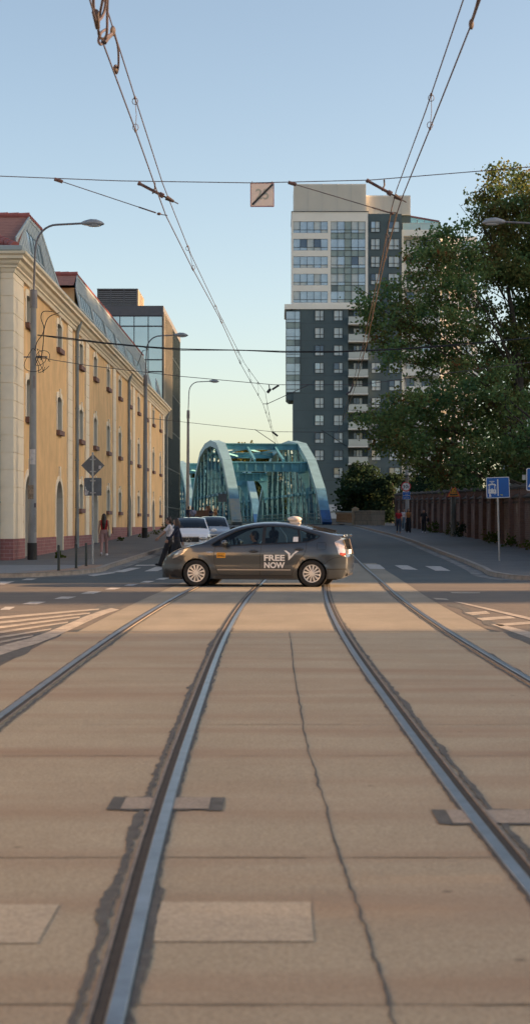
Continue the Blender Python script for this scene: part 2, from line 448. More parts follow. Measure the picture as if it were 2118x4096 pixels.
for x0, x1, y0, y1 in ((-.44, .12, 5.70, 6.30), (-1.30, -.82, 5.68, 6.26)):
    mb.quad((x0, y0, .0075), (x1, y0, .0075), (x1, y1, .0075), (x0, y1, .0075))
struct(mb.build('pale_patch', M_PATCH))  # paler sheets laid over the slabs
M_TIE = uneven('tie_mortar', (.27, .24, .20), (.33, .29, .245), 4)
mb = MB(); mb.cur = 0
for x0, x1, y0, y1 in ((-.86, -.28, 8.32, 8.72), (.76, 1.62, 7.92, 8.34)):
    for k in range(2):
        mb.cur = k; e = .0 if k == 0 else .07
        n = 12; top = [(x0+e+(x1-x0-2*e)*i/n, y1-e*.35+random.uniform(-.02, .02)*(1-k)) for i in range(n+1)]; bot = [(p[0], y0+e*.35+random.uniform(-.02, .02)*(1-k)) for p in top]
        mb.strip([(p[0], p[1], .009+.002*k) for p in bot], [(p[0], p[1], .009+.002*k) for p in top])
struct(mb.build('tie_patch', [M_BITUM, M_TIE]))

# four grooved rails, each a thing
def rail(off, side, label):
    """off: head centre from the track axis, side: +1 groove to the right, -1 to the left"""
    ys = [y for y in np.concatenate([np.arange(-5, 30, .5), np.arange(30, 60, 1), np.arange(60, 231, 3)])]
    t = thing('tram_rail', label, 'rail', (XC(0)+off, 0, 0), 'rails of the two tram tracks')
    def X(y, o): return XC(y) + off + o*side
    def Z(y, h): return gz(y) + h
    def section(prof, m, name):
        mb = MB()
        for (a, b) in zip(prof[:-1], prof[1:]):
            mb.strip([(X(y, a[0]), y, Z(y, a[1])) for y in ys], [(X(y, b[0]), y, Z(y, b[1])) for y in ys])
        return mb.build(name, m, t, smooth=18, weld=True)
    section([(-.030, .004), (-.029, .013), (-.024, .017), (.022, .017), (.028, .012), (.029, .006)], M_STEEL, 'rail_head')
    section([(.0295, .0125), (.066, .0115)], M_DARK, 'groove')
    section([(.0665, .005), (.067, .015), (.081, .016), (.083, .005)], M_RUST, 'guard_lip')
    # ragged bitumen filler on both sides, fading out beyond the slabs
    mb = MB(); yy = np.arange(-5, 41, .06)
    for s_, base, z in ((-1, -.031, .0085), (1, .108, .0088)):
        wl = 0; o1 = []
        for y in yy:
            wl = .86*wl + .14*random.gauss(0, .075)
            w = (.008 + max(0, wl)*.5 if s_ < 0 else .016 + max(0, wl)*.65) + random.uniform(0, .012)
            if y > 23: w *= .55
            o1.append(w)
        mb.strip([(X(y, base + (random.uniform(-.012, .006) if s_ > 0 else 0)), y, z) for y in yy], [(X(y, base + s_*w), y, z) for y, w in zip(yy, o1)])
    mb.build('bitumen_joint', M_BITUM, t)
    return t
rail(-2.2, 1, 'outermost rail on the left, running out of the frame past the hatched road marking')
rail(-.75, -1, 'bright polished tram rail left of the crack, running under the middle of the car')
rail(.75, 1, 'bluish tram rail right of the crack, running under the rear wheel of the car')
rail(2.2, -1, 'outermost rail on the right, passing behind the rear bumper of the car')

# pavements and kerbs
def pavement(K, far, y0, y1, name, sgn):
    ys = [y0] + [y for y in np.arange(math.ceil(y0*4)/4+.25, 50, .25)] + [y for y in np.arange(50, y1, 2)] + [y1]
    mb = MB(); mb.strip([(K(y), y, gz(y)+.12) for y in ys], [(far, y, gz(y)+.12) for y in ys])
    struct(mb.build(name, M_WALK))
    mb = MB(); P = [(K(y), y) for y in ys]; kb = MB()
    for i in range(len(P)-1):
        a, b = Vector(P[i]), Vector(P[i+1]); d = (b-a)
        if d.length < 1e-4: continue
        n = Vector((d.y, -d.x)).normalized()*sgn     # towards the pavement
        za, zb = gz(a.y), gz(b.y)
        aa, bb = a+n*.17, b+n*.17
        kb.quad((a.x, a.y, za-.02), (b.x, b.y, zb-.02), (b.x-n.x*-.015, b.y+n.y*.015, zb+.125), (a.x+n.x*.015, a.y+n.y*.015, za+.125))
        kb.quad((a.x+n.x*.015, a.y+n.y*.015, za+.125), (b.x+n.x*.015, b.y+n.y*.015, zb+.125), (bb.x, bb.y, zb+.126), (aa.x, aa.y, za+.126))
        g0, g1 = a-n*.42, b-n*.42
        mb.quad((g0.x, g0.y, za+.005), (g1.x, g1.y, zb+.005), (b.x-n.x*.02, b.y-n.y*.02, zb+.006), (a.x-n.x*.02, a.y-n.y*.02, za+.006))
    struct(kb.build('kerb', M_KERB)); 
    return mb
M_GUT = uneven('gutter_concrete', (.13, .13, .13), (.25, .25, .245), 1.2, ((.06, .065, .07), (3, .6, 1), .8))
g1 = pavement(KL, -40, 43.2, 168, 'pavement', -1)
g2 = pavement(KR, 30, 40.0, 172, 'pavement', 1)
struct(g2.build('gutter', M_GUT))
struct(g1.build('gutter', M_GUT))
# pale slabs and warm tactile strip at the left corner
mb = MB(); ys = np.arange(44.2, 56.1, .4)
mb.strip([(KL(y)-.17, y, .1245) for y in ys], [(-30, y, .1245) for y in ys]); struct(mb.build('slab_paving', M_PAVE))
mb = MB(); ys = np.arange(46.0, 54.6, .3)
M_TACT = uneven('tactile_paving', (.26, .17, .12), (.33, .22, .15), 2)
mb.strip([(KL(y)-.2, y, .1285) for y in ys], [(KL(y)-.85, y, .1285) for y in ys]); struct(mb.build('tactile_strip', M_TACT))

# painted markings
def poly(mb, pts, z=.009, src=None):
    q = [onground(*p) for p in pts]; mb.quad(*[(x, y, gz(y)+z) for x, y in q])
def z7(u, v): return (u/1.2566/1.59, (2200+v/1.2566)/1.59)
def z8(u, v): return ((1060+u/1.259)/1.59, (2200+v/1.259)/1.59)
def z5(u, v): return ((280+u/3.171)/1.59, (1750+v/3.171)/1.59)
mb = MB()
dashes = [(-130,322,-30,308,8),(0,303,78,288,7),(110,275,235,262,7),(270,248,385,236,7),(405,222,512,210,6),(525,200,610,192,5),(622,181,695,173,5),(703,165,780,157,4.5),(780,150,850,143,4),(-60,175,75,160,4),(108,153,188,145,4),(-200,190,-90,178,4)]
for (a, b, c, d, h) in dashes: poly(mb, [z7(a, b), z7(a+(c-a)*.62, b), z7(c, d), z7(a+(c-a)*.35, d)])
poly(mb, [z7(440, 128), z7(560, 113), z7(585, 116), z7(470, 133)]); poly(mb, [z7(170, 134), z7(330, 122), z7(335, 126), z7(180, 139)])
struct(mb.build('lane_marking', M_PAINT))
mb = MB()
for q in ([(535,1712),(690,1710),(905,1655),(765,1655)], [(945,1700),(1110,1697),(1235,1645),(1090,1643)], [(815,1633),(1095,1625),(1105,1615),(850,1618)]): poly(mb, [z5(*p) for p in q])
for q in ([(500,72),(575,75),(603,97),(525,95)], [(650,78),(715,78),(767,101),(690,99)], [(803,82),(880,83),(932,106),(855,105)]): poly(mb, [z8(*p) for p in q])
for x in (-3.1, -1.2, .7):
    mb.quad((x, 48.2, .009), (x+.75, 48.2, .009), (x+.75, 52, .009), (x, 52, .009))
struct(mb.build('zebra_crossing', M_PAINT))
mb = MB()
border = [(-120,545),(-40,498),(60,470),(150,447),(240,415),(350,370),(430,335),(500,310),(560,294)]
lo = [onground(*z7(u, v)) for u, v in border]; hi = [onground(*z7(u+26, v-14+ (u/560)*6)) for u, v in border]
lo2 = [onground(*z7(u+40+8*(1-u/560), v+30-22*(u/560))) for u, v in border]
mb.strip([(x, y, .009) for x, y in lo], [(x, y, .009) for x, y in lo2])
for (a, b, c, d) in ((-100,345,500,296),(-100,372,455,316),(-100,398,405,336),(-100,425,345,362),(-100,452,260,396),(-100,480,170,430)):
    poly(mb, [z7(a, b), z7(c, d), z7(c-4, d+7), z7(a, b+13)])
struct(mb.build('hatched_marking', M_OLDP))
mb = MB()
poly(mb, [z8(945,262), z8(985,265), z8(1420,362), z8(1400,372)]); poly(mb, [z8(1130,375), z8(1190,378), z8(1480,455), z8(1480,500)])
for q in ([(1000,318),(1110,310),(1130,322),(1040,330)], [(1060,345),(1230,335),(1260,346),(1090,358)], [(1150,376),(1330,362),(1360,374),(1180,386)]): poly(mb, [z8(*p) for p in q])
poly(mb, [z8(840,243), z8(910,247), z8(925,254), z8(860,251)]); poly(mb, [z8(925,213), z8(1080,215), z8(1080,220), z8(940,220)])
struct(mb.build('hatched_marking', M_OLDP))
# asphalt seam along the slab on the left
mb = MB(); ys = np.arange(8, 30.1, .25)
mb.strip([(XC(y)-2.9-.30-.05*math.sin(y*.9)-random.uniform(0, .05), y, .0062) for y in ys], [(XC(y)-2.9-.01-.05*math.sin(y*2.3), y, .0062) for y in ys])
mb.strip([(XC(y)+2.9+.01+.05*math.sin(y*2.3), y, .0062) for y in ys], [(XC(y)+2.9+.16+.03*math.sin(y*.9)+random.uniform(0, .05), y, .0062) for y in ys])
struct(mb.build('asphalt_seam', M_BITUM))
# ================================================================ yellow building along the left pavement
M_YEL = mat('ochre_render', (.84, .535, .25), .9, var=.10, scale=1.1, bump=.15, bscale=70, coords='Object')
def weather(m, amt, sc=(.5, .5, .07)):
    nt = m.node_tree; b = nt.nodes['Principled BSDF']; l = b.inputs['Base Color'].links[0].from_socket
    g = N(nt, 'ShaderNodeNewGeometry'); mp = N(nt, 'ShaderNodeMapping'); mp.inputs['Scale'].default_value = sc; nt.links.new(g.outputs['Position'], mp.inputs[0])
    n = N(nt, 'ShaderNodeTexNoise'); n.inputs['Scale'].default_value = 2.2; n.inputs['Detail'].default_value = 7; n.inputs['Roughness'].default_value = .7; nt.links.new(mp.outputs[0], n.inputs['Vector'])
    mr = N(nt, 'ShaderNodeMapRange'); mr.inputs['From Min'].default_value = .35; mr.inputs['From Max'].default_value = .7; mr.inputs['To Min'].default_value = 1.05; mr.inputs['To Max'].default_value = 1-amt; nt.links.new(n.outputs['Fac'], mr.inputs['Value'])
    x = N(nt, 'ShaderNodeMix', data_type='RGBA', blend_type='MULTIPLY'); x.inputs[0].default_value = 1; nt.links.new(l, x.inputs[6]); nt.links.new(mr.outputs[0], x.inputs[7]); nt.links.new(x.outputs[2], b.inputs['Base Color'])
weather(M_YEL, .20)
M_CREAM = mat('cream_render', (.90, .77, .58), .9, var=.07, scale=1.5)
M_CORN = mat('cornice_render', (.86, .74, .55), .85, var=.08, scale=1.0)
M_BRICKP = brick_mat('plinth_brick', (.25, .095, .09), (.31, .13, .12), (.38, .26, .24), 'xy+z', .42, .135, .008)
M_SILL = mat('brick_sill', (.21, .12, .10), .85, var=.25, scale=6)
M_REV = mat('reveal_render', (.72, .65, .53), .9, var=.08, scale=2)
M_WGL = mat('dark_window_glass', (.03, .035, .04), .08, var=0, spec=.6)
M_WFR = mat('window_frame_paint', (.10, .10, .095), .5, var=.1)
M_ZINC = mat('zinc_sheet', (.34, .39, .40), .6, metal=.1, var=.15, scale=1.2)
M_ZINCD = mat('dark_zinc', (.30, .34, .35), .45, metal=.35, var=.15, scale=1.2)
M_PIPE = mat('drain_pipe_zinc', (.24, .27, .28), .45, metal=.4, var=.2, scale=1.5)
M_DOORP = mat('door_paint', (.09, .06, .055), .6, var=.3, scale=3)
def tile_mat():
    m = bpy.data.materials.new('clay_tile'); m.use_nodes = True; nt = m.node_tree; b = nt.nodes['Principled BSDF']; b.inputs['Roughness'].default_value = .8
    g = N(nt, 'ShaderNodeNewGeometry'); mp = N(nt, 'ShaderNodeMapping'); mp.inputs['Scale'].default_value = (.02, 1, 1); nt.links.new(g.outputs['Position'], mp.inputs[0])
    w = N(nt, 'ShaderNodeTexWave', wave_type='BANDS', bands_direction='Y'); w.inputs['Scale'].default_value = .95; w.inputs['Distortion'].default_value = .6; w.wave_profile = 'SAW'
    nt.links.new(mp.outputs[0], w.inputs['Vector'])
    n = N(nt, 'ShaderNodeTexNoise'); n.inputs['Scale'].default_value = 4; n.inputs['Detail'].default_value = 6; nt.links.new(g.outputs['Position'], n.inputs['Vector'])
    r = N(nt, 'ShaderNodeValToRGB'); e = r.color_ramp.elements; e[0].position, e[1].position = .3, .7; e[0].color = (.32, .13, .095, 1); e[1].color = (.42, .19, .14, 1)
    nt.links.new(n.outputs['Fac'], r.inputs['Fac'])
    mr = N(nt, 'ShaderNodeMapRange'); mr.inputs['To Min'].default_value = .55; mr.inputs['To Max'].default_value = 1.1; nt.links.new(w.outputs['Fac'], mr.inputs['Value'])
    mx = N(nt, 'ShaderNodeMix', data_type='RGBA', blend_type='MULTIPLY'); mx.inputs[0].default_value = 1; nt.links.new(r.outputs[0], mx.inputs[6]); nt.links.new(mr.outputs[0], mx.inputs[7])
    nt.links.new(mx.outputs[2], b.inputs['Base Color'])
    bp = N(nt, 'ShaderNodeBump'); bp.inputs['Strength'].default_value = .8; bp.inputs['Distance'].default_value = .04; nt.links.new(w.outputs['Fac'], bp.inputs['Height']); nt.links.new(bp.outputs[0], b.inputs['Normal'])
    return m
M_TILE = tile_mat()
M_RIDGE = mat('ridge_tile', (.33, .10, .085), .7, var=.2, scale=4)

XF = -9.5
Y0, Y1 = 59.6, 139.2
yb = thing('warehouse_building', 'long ochre rendered building with cream pilasters, brick plinth and red tiled roof on the left', 'building', (XF, Y0, 0))
def arch(w, z0, zs, rise, n=8):
    """opening outline, width w, sill z0, springing zs, arch rise"""
    pts = [(-w/2, z0), (w/2, z0), (w/2, zs)]
    if rise > 0:
        for i in range(1, n): t = math.pi*i/n; pts.append((w/2*math.cos(t), zs+rise*math.sin(t)))
    pts.append((-w/2, zs)); return pts
COLS = [63.6, 72.4, 80.3, 86.6, 93.2, 100.0, 106.7, 113.4, 120.3, 126.8, 134.2]
DOORS = {63.6, 72.4, 86.6, 106.7, 126.8}
KIND = {'top': arch(1.45, 9.05, 10.05, .06), 'mid': arch(1.45, 5.5, 6.80, .16), 'low': arch(1.45, 2.2, 3.25, .14), 'door': arch(2.2, -.3, 2.35, .98, 12)}
openings = []
for y in COLS:
    openings += [(y, 'top'), (y, 'mid'), (y, 'door' if y in DOORS else 'low')]
outline = [(Y0, -.5), (Y1, -.5), (Y1, 11.0), (Y0, 11.0)]
holes = [[(y+u, z) for u, z in KIND[k]] for y, k in openings]
mb = MB(); v, f = cdt_fill(outline, holes, lambda u, w: (XF, u, w)); mb.add(v, f)
mb.quad((XF, Y0, -.5), (-40, Y0, -.5), (-40, Y0, 11), (XF, Y0, 11)); mb.quad((XF, Y1, -.5), (-40, Y1, -.5), (-40, Y1, 11), (XF, Y1, 11))
mb.quad((-40, Y0, -.5), (-40, Y1, -.5), (-40, Y1, 11), (-40, Y0, 11))
mb.build('wall', M_YEL, yb, smooth=0)
# plinth in brick (cut at the doors)
mb = MB(); ds = sorted(DOORS); cur = Y0-.06
for d in ds+[None]:
    e = (d-1.3) if d else Y1+.05
    segs = [(cur, min(e, 95.5), .92), (max(cur, 95.5), e, 1.28)]
    for a, b, z in segs:
        if b > a: mb.box(XF-.3, XF+.06, a, b, -.5, z)
    cur = (d+1.3) if d else e
mb.box(-40, XF-.3, Y0-.06, Y0+.3, -.5, .92)
mb.build('plinth', M_BRICKP, yb, smooth=0)
# windows and doors
proto = {}
def opening_part(k):
    P = KIND[k]; D = .42; w2 = max(p[0] for p in P); z0 = P[0][1]; top = max(p[1] for p in P)
    root = None
    fr = MB(); n = len(P)
    # reveal
    for i in range(n):
        if k == 'door' and i == 0: continue
        a, b = P[i], P[(i+1) % n]; fr.quad((0, a[0], a[1]), (0, b[0], b[1]), (-D, b[0], b[1]), (-D, a[0], a[1]))
    rv = fr.build('door' if k == 'door' else 'window', M_REV, yb, local=True, smooth=40)
    g = MB()
    if k == 'door':
        g.prism(P, lambda u, w, d: (d, u, w), -D+.05, -D)
        g.box(-D+.05, -D+.09, -.03, .03, z0, top-.05)
        for s in (-1, 1):
            for zz in (.5, 1.5): g.box(-D+.05, -D+.07, s*.52-.36, s*.52+.36, zz, zz+.75)
        g.build('door_leaf', M_DOORP, rv, local=True, smooth=0)
        h = MB(); h.tube([(-D+.12, .1, 1.0), (-D+.12, .1, 1.2)], .015); h.build('handle', M_STEEL, rv, local=True)
        # glazed fanlight bar
        h = MB(); h.box(-D+.05, -D+.1, -w2, w2, 2.42, 2.5); h.build('transom', M_WFR, rv, local=True, smooth=0)
    else:
        g.prism(P, lambda u, w, d: (d, u, w), -D+.02, -D); g.build('pane', M_WGL, rv, local=True, smooth=0)
        h = MB()
        h.box(-D+.02, -D+.07, -w2, -w2+.07, z0, top-.12); h.box(-D+.02, -D+.07, w2-.07, w2, z0, top-.12); h.box(-D+.021, -D+.065, -.03, .03, z0, top)
        h.box(-D+.022, -D+.075, -w2+.07, w2-.07, z0, z0+.07); h.box(-D+.023, -D+.06, -w2+.07, w2-.07, z0+(top-z0)*.66, z0+(top-z0)*.66+.06)
        h.build('frame', M_WFR, rv, local=True, smooth=0)
        s = MB(); s.box(-.2, .15, -w2-.12, w2+.12, z0-.2, z0); s.build('sill', M_SILL, rv, local=True, smooth=0)
    # cream surround: jambs with ears, arch band, keystone
    e = .22; zb = z0 if k != 'door' else -.3
    out = [(u*(1+e/w2) if True else u, w) for u, w in P]
    zs = P[2][1]
    s = MB(); ring_o = [(w2+e, zb), (w2+e, zs)] + [((u)*(w2+e)/w2, zs+(w-zs)*1.0+e*1.05) for u, w in P[3:-1]] + [(-w2-e, zs), (-w2-e, zb)]
    ring_i = [(w2, zb), (w2, zs)] + [tuple(p) for p in P[3:-1]] + [(-w2, zs), (-w2, zb)]
    if len(P) > 4:
        for a, b, c, d in zip(ring_o[:-1], ring_o[1:], ring_i[:-1], ring_i[1:]):
            s.quad((.035, a[0], a[1]), (.035, b[0], b[1]), (.035, d[0], d[1]), (.035, c[0], c[1]))
            s.quad((.035, a[0], a[1]), (.035, b[0], b[1]), (0, b[0], b[1]), (0, a[0], a[1]))
            s.quad((.035, c[0], c[1]), (.035, d[0], d[1]), (0, d[0], d[1]), (0, c[0], c[1]))
    kh = {'top': .36, 'mid': .36, 'low': .36, 'door': .62}[k]
    s.prism([(-.11, top+.02), (.11, top+.02), (.16, top+kh), (-.16, top+kh)], lambda u, w, d: (d, u, w), 0, .08)
    if k != 'door':
        for q in (-1, 1): s.box(0, .05, q*(w2+e+.05)-.08, q*(w2+e+.05)+.08, zs-.12, zs+.14)
    s.build('surround', M_CREAM, rv, local=True, smooth=0)
    return rv
used = set()
for y, k in openings:
    if k not in proto: proto[k] = opening_part(k); o = proto[k]
    else: o = copy_tree(proto[k], yb)
    o.location = (0, y-Y0, 0)
# pilasters of rusticated blocks
def blocks(mb, x0, x1, a, b, z0, z1, h=.62):
    z = z0
    while z < z1-.05:
        e = min(z+h, z1); mb.box(x0, x1, a, b, z, e-.022); z = e
    mb.box(x0, x1-.03 if x1 > XF else x1, a+.03, b-.03, z0, z1)
for a, b in ((75.0, 76.6), (82.0, 83.4), (95.6, 97.2), (108.5, 110.1), (122.4, 124.0), (136.7, 138.3)):
    mb = MB(); blocks(mb, XF-.02, XF+.07, a, b, .925 if b < 95.5 else 1.285, 10.45); mb.build('pilaster', M_CREAM, yb, smooth=0)
mb = MB(); blocks(mb, XF-.8, XF+.07, Y0-.07, 61.9, .925, 10.45); mb.build('pilaster', M_CREAM, yb, smooth=0)
# cornice and gutter
prof = [(0, 10.42), (.10, 10.44), (.14, 10.56), (.20, 10.60), (.20, 10.66), (.30, 10.74), (.34, 10.84), (.46, 10.88), (.46, 10.98), (.56, 11.04), (.58, 11.12), (0, 11.14)]
path = [(-40, Y0), (XF, Y0), (XF, Y1), (-40, Y1)]
sweep(path, [(o+.001, z) for o, z in prof]).build('cornice', M_CORN, yb, smooth=25)
sweep(path, [(.02, 11.145), (.38, 11.15), (.42, 11.2), (.42, 11.33), (.36, 11.35), (.34, 11.24), (.02, 11.24)]).build('gutter', M_ZINC, yb, smooth=30)
for y, z1 in ((77.5, 10.5), (104.3, 10.5), (139.9, 10.5)):
    mb = MB(); x = XF+.17
    mb.tube([(x+.2, y, 11.1), (x+.15, y, 10.8), (x, y, 10.3), (x, y, gz(y)+.12)], [.085]*4, 10)
    for z in (2.2, 4.4, 6.8, 9.2): mb.tube([(x, y, z), (x, y, z+.06)], .10, 10)
    mb.tube([(x, y, gz(y)+.12), (x, y, gz(y)+1.5)], .098, 10)
    mb.build('drain_pipe', M_PIPE, yb)
mb = MB(); mb.tube([(-9.98, Y0-.17, 11.1), (-9.98, Y0-.17, .1)], .085, 10)
for z in (2.2, 4.4, 6.8, 9.2): mb.tube([(-9.98, Y0-.17, z), (-9.98, Y0-.17, z+.06)], .10, 10)
mb.build('drain_pipe', M_PIPE, yb)
# low tiled main roof behind the gutter
mb = MB()
EX, EZ = XF+.18, 11.24
mb.quad((EX, 72, EZ), (EX, Y1, EZ), (-16, Y1-5, 12.8), (-16, 72, 12.8)); mb.quad((EX, Y1, EZ), (-40, Y1, EZ), (-40, Y1-5, 12.8), (-16, Y1-5, 12.8))
mb.quad((EX, Y0, EZ), (-40, Y0, EZ), (-40, 66.4, 13.65), (-9.95, 66.4, 13.65))
mb.quad((-9.95, 66.4, 13.65), (-40, 66.4, 13.65), (-40, 69.9, 13.7), (-9.95, 69.9, 13.7)); mb.quad((-9.95, 69.9, 13.7), (-40, 69.9, 13.7), (-40, 76, 11.3), (-9.6, 76, 11.3))
# front of the second range
mb.quad((-9.75, 79.6, 12.85), (-40, 79.6, 12.85), (-40, 82.3, 13.7), (-9.95, 82.3, 13.7))
mb.quad((-9.95, 82.3, 13.7), (-40, 82.3, 13.7), (-40, 122.6, 13.8), (-9.95, 122.6, 13.8)); mb.quad((-9.95, 122.6, 13.8), (-40, 122.6, 13.8), (-40, 126.5, 11.3), (-9.6, 126.5, 11.3))
mb.build('roof', M_TILE, yb, smooth=0)
mb = MB()
def ridge(mb, p, q, r=.13, n=10):
    p, q = Vector(p), Vector(q); L = (q-p).length; k = max(1, int(L/.42)); d = (q-p)/k
    for i in range(k): mb.tube([p+d*i, p+d*(i+1.06)], [r*1.12, r*.92], n)
for p, q, r in (((-9.9, 66.5, 13.72), (-24, 66.5, 13.9), .13), ((-9.93, 66.5, 13.7), (-9.93, 70.0, 13.78), .09), ((-9.4, Y0+.1, 11.4), (-10.9, 62.4, 12.3), .14), ((-9.9, 82.4, 13.78), (-24, 82.4, 13.95), .13), ((-9.93, 82.4, 13.75), (-9.93, 122.6, 13.85), .07)):
    mb = MB(); ridge(mb, p, q, r); mb.build('ridge_tile', M_RIDGE, yb)
mb = MB(); mb.box(-40, -9.8, 80.3, 82.4, 11.2, 12.82); mb.build('attic_wall', M_YEL, yb, smooth=0)
# zinc dormers: sloping standing-seam faces with window bands
def dormer(poly, wins, nm):
    def S(u, w, d=0): return (XF+.05 - (w-11.3)*.2 + d, u, w)
    mb = MB(); hs = [[(a, z0), (b, z0), (b, z1), (a, z1)] for a, b, z0, z1 in wins]
    v, f = cdt_fill(poly, hs, lambda u, w: S(u, w)); mb.add(v, f)
    ymin, ymax = min(p[0] for p in poly), max(p[0] for p in poly)
    def rng_z(u):
        zs = []
        for a, b in zip(poly, poly[1:]+poly[:1]):
            if (a[0]-u)*(b[0]-u) <= 0 and abs(a[0]-b[0]) > 1e-6: zs.append(a[1]+(b[1]-a[1])*(u-a[0])/(b[0]-a[0]))
        return (min(zs), max(zs)) if len(zs) > 1 else None
    u = ymin+.3
    while u < ymax:
        z = rng_z(u)
        if z:
            spans = [z]
            for a, b, z0, z1 in wins:
                if a-.05 < u < b+.05: spans = [(z[0], z0), (z1, z[1])]
            for z0, z1 in spans:
                if z1-z0 > .1: mb.bar(S(u, z0, .008), S(u, z1, .008), .035, .018, (1, 0, 0))
        u += .52
    for a, b in zip(poly, poly[1:]+poly[:1]): mb.bar(S(*a, .01), S(*b, .01), .16, .05, (1, 0, 0))
    d = mb.build(nm, M_ZINC, yb, smooth=0)
    for a, b, z0, z1 in wins:
        g = MB(); n = max(2, int(round((b-a)/.95)))
        g.quad(S(a, z0, -.03), S(b, z0, -.03), S(b, z1, -.03), S(a, z1, -.03))
        w = g.build('window', mat('dormer_glass', (.04, .10, .12), .10, var=.3, scale=.8, spec=.8), d)
        h = MB()
        for i in range(n+1):
            u = a+(b-a)*i/n; h.bar(S(u, z0, -.02), S(u, z1, -.02), .12, .016, (1, 0, 0))
        for z in (z0, z1, z0+(z1-z0)*.3): h.bar(S(a, z, -.018), S(b, z, -.018), .07, .02, (1, 0, 0))
        h.build('frame', M_ZINCD, w, smooth=0)
    return d
dormer([(60.9, 11.25), (72.8, 11.25), (72.6, 11.7), (69.9, 13.65), (66.4, 13.6), (60.7, 11.8)], [(64.6, 68.6, 11.55, 12.9)], 'dormer')
dormer([(80.3, 11.25), (126.2, 11.25), (126.0, 11.8), (122.6, 13.75), (82.3, 13.65), (80.3, 12.8)],
       [(81.4+6.33*i, 86.6+6.33*i, 11.6, 12.8) for i in range(6)], 'dormer')
dormer([(130.6, 11.25), (136.5, 11.25), (135.5, 12.5), (133.6, 13.1), (131.8, 12.5)], [(132.6, 134.8, 11.5, 12.3)], 'dormer')
for y, x in ((93, -11.2), (96.2, -11.5), (97.4, -11.1)):
    mb = MB(); mb.tube([(x, y, 13.6), (x, y, 14.3)], .16, 10); mb.tube([(x, y, 14.3), (x, y, 14.6)], [.26, .24], 10); mb.tube([(x, y, 14.6), (x, y, 14.75)], [.26, .02], 10)
    mb.build('vent_cowl', mat('polished_steel', (.7, .68, .64), .25, metal=1, var=0), yb)
# ================================================================ glass office block behind it
M_OGL = mat('blue_facade_glass', (.50, .58, .62), .05, metal=.75, var=.08, scale=.4)
M_OMUL = mat('facade_mullion', (.035, .035, .045), .5, var=0)
M_OCAP = mat('dark_fascia', (.11, .115, .125), .5, var=.1)
M_TEAL = mat('teal_ribbed_sheet', (.010, .026, .033), .5, metal=.2, var=.2, scale=.5)
M_FIN = mat('pale_fin', (.50, .42, .30), .5, metal=.2, var=.1)
M_LOUV = mat('louvre_dark', (.045, .042, .048), .5, var=.2, scale=1)
ob = thing('office_building', 'modern office block with mirrored blue glass front and ribbed dark side, beyond the ochre building', 'building', (-10.15, 147, gz(147)))
XO = -10.15
mb = MB(); mb.box(-34, XO, 147.0, 172.5, -.5, 20.2); mb.build('wall', M_TEAL, ob, smooth=0)
mb = MB(); mb.box(-34, XO+.04, 146.9, 172.6, 20.2, 20.7); mb.box(-34, XO+.04, 146.88, 147.0, 19.85, 20.2); mb.build('fascia', M_OCAP, ob, smooth=0)
mb = MB(); mb.box(-33.9, XO-.06, 146.94, 146.995, 1, 19.85); cg = mb.build('curtain_glass', M_OGL, ob, smooth=0)
mb = MB(); x = XO-.05
while x > -34: mb.box(x-.035, x+.035, 146.87, 146.94, 1, 19.85); x -= 1.243
for z in (1.2, 2.6, 5.2, 6.3, 9.7, 11.0, 14.9, 15.95, 18.9, 19.8): mb.box(-34, XO-.02, 146.86, 146.941, z-.05, z+.05)
mb.build('mullion', M_OMUL, cg, smooth=0)
mb = MB(); y = 147.3
while y < 172.4: mb.box(XO, XO+.02, y, y+.12, 0, 20.2); y += .38
for z in (3, 6.6, 10.2, 13.8, 17.4): mb.box(XO, XO+.03, 147, 172.5, z, z+.09)
mb.build('ribbing', M_TEAL, ob, smooth=0)
mb = MB()
for i, y in enumerate(np.arange(147.2, 158, 1.3)):
    mb.box(XO+.06, XO+.15, y, y+.14, 9.5, 20.15)
mb.box(XO+.02, XO+.14, 147.0, 147.15, 0, 20.15)
mb.build('fin', M_FIN, ob, smooth=0)
pb = MB(); pb.box(-16.35, -12.75, 151.2, 158.3, 20.7, 22.7); ph = pb.build('plant_room', M_LOUV, ob, smooth=0)
mb = MB()
for z in np.arange(20.95, 22.6, .17): mb.box(-16.3, -12.8, 151.12, 151.2, z, z+.07)
mb.build('louvre', mat('louvre_slat', (.20, .20, .21), .4, metal=.6, var=.1), ph, smooth=0)
mb = MB()
for x in (-16.38, -15.2, -14.0, -12.85): mb.box(x, x+.1, 151.08, 151.2, 20.7, 22.75)
mb.box(-16.4, -12.7, 151.07, 158.4, 22.7, 22.8); mb.build('post', M_OCAP, ph, smooth=0)
mb = MB()
for y in np.arange(151.2, 158, 1.4): mb.box(-12.75, -12.66, y, y+.5, 20.75, 22.7)
mb.build('fin', M_FIN, ph, smooth=0)
# ================================================================ tower block across the river
TY = 276.0; K = TY/FPX
def TX(x): return (x-CX)*K
def TZ(y): return CAMZ+(CY-y)*K
M_DK = mat('anthracite_render', (.075, .108, .122), .8, var=.10, scale=.25)
M_CP = mat('cream_panel', (.78, .75, .69), .6, var=.05, scale=.2)
M_LOUT = mat('roof_louvre', (.68, .655, .60), .5, var=.05, scale=.2)
M_TW = [mat('pane_curtained', (.52, .57, .58), .12, var=.15, scale=.5), mat('pane_sky', (.40, .47, .54), .06, metal=.4, var=.15, scale=.6), mat('pane_dark', (.10, .14, .20), .05, metal=.2, var=.1), mat('pane_warm', (.50, .45, .34), .15, var=.3, scale=.8)]  # pane colours stand for curtains and for sky reflected in the glass
M_SPN = mat('spandrel_glass', (.27, .34, .33), .12, var=.12, scale=.6)
M_SPD = mat('spandrel_dark', (.12, .16, .17), .12, var=.1)
M_FRM = mat('grey_window_frame', (.035, .04, .048), .5, var=0)
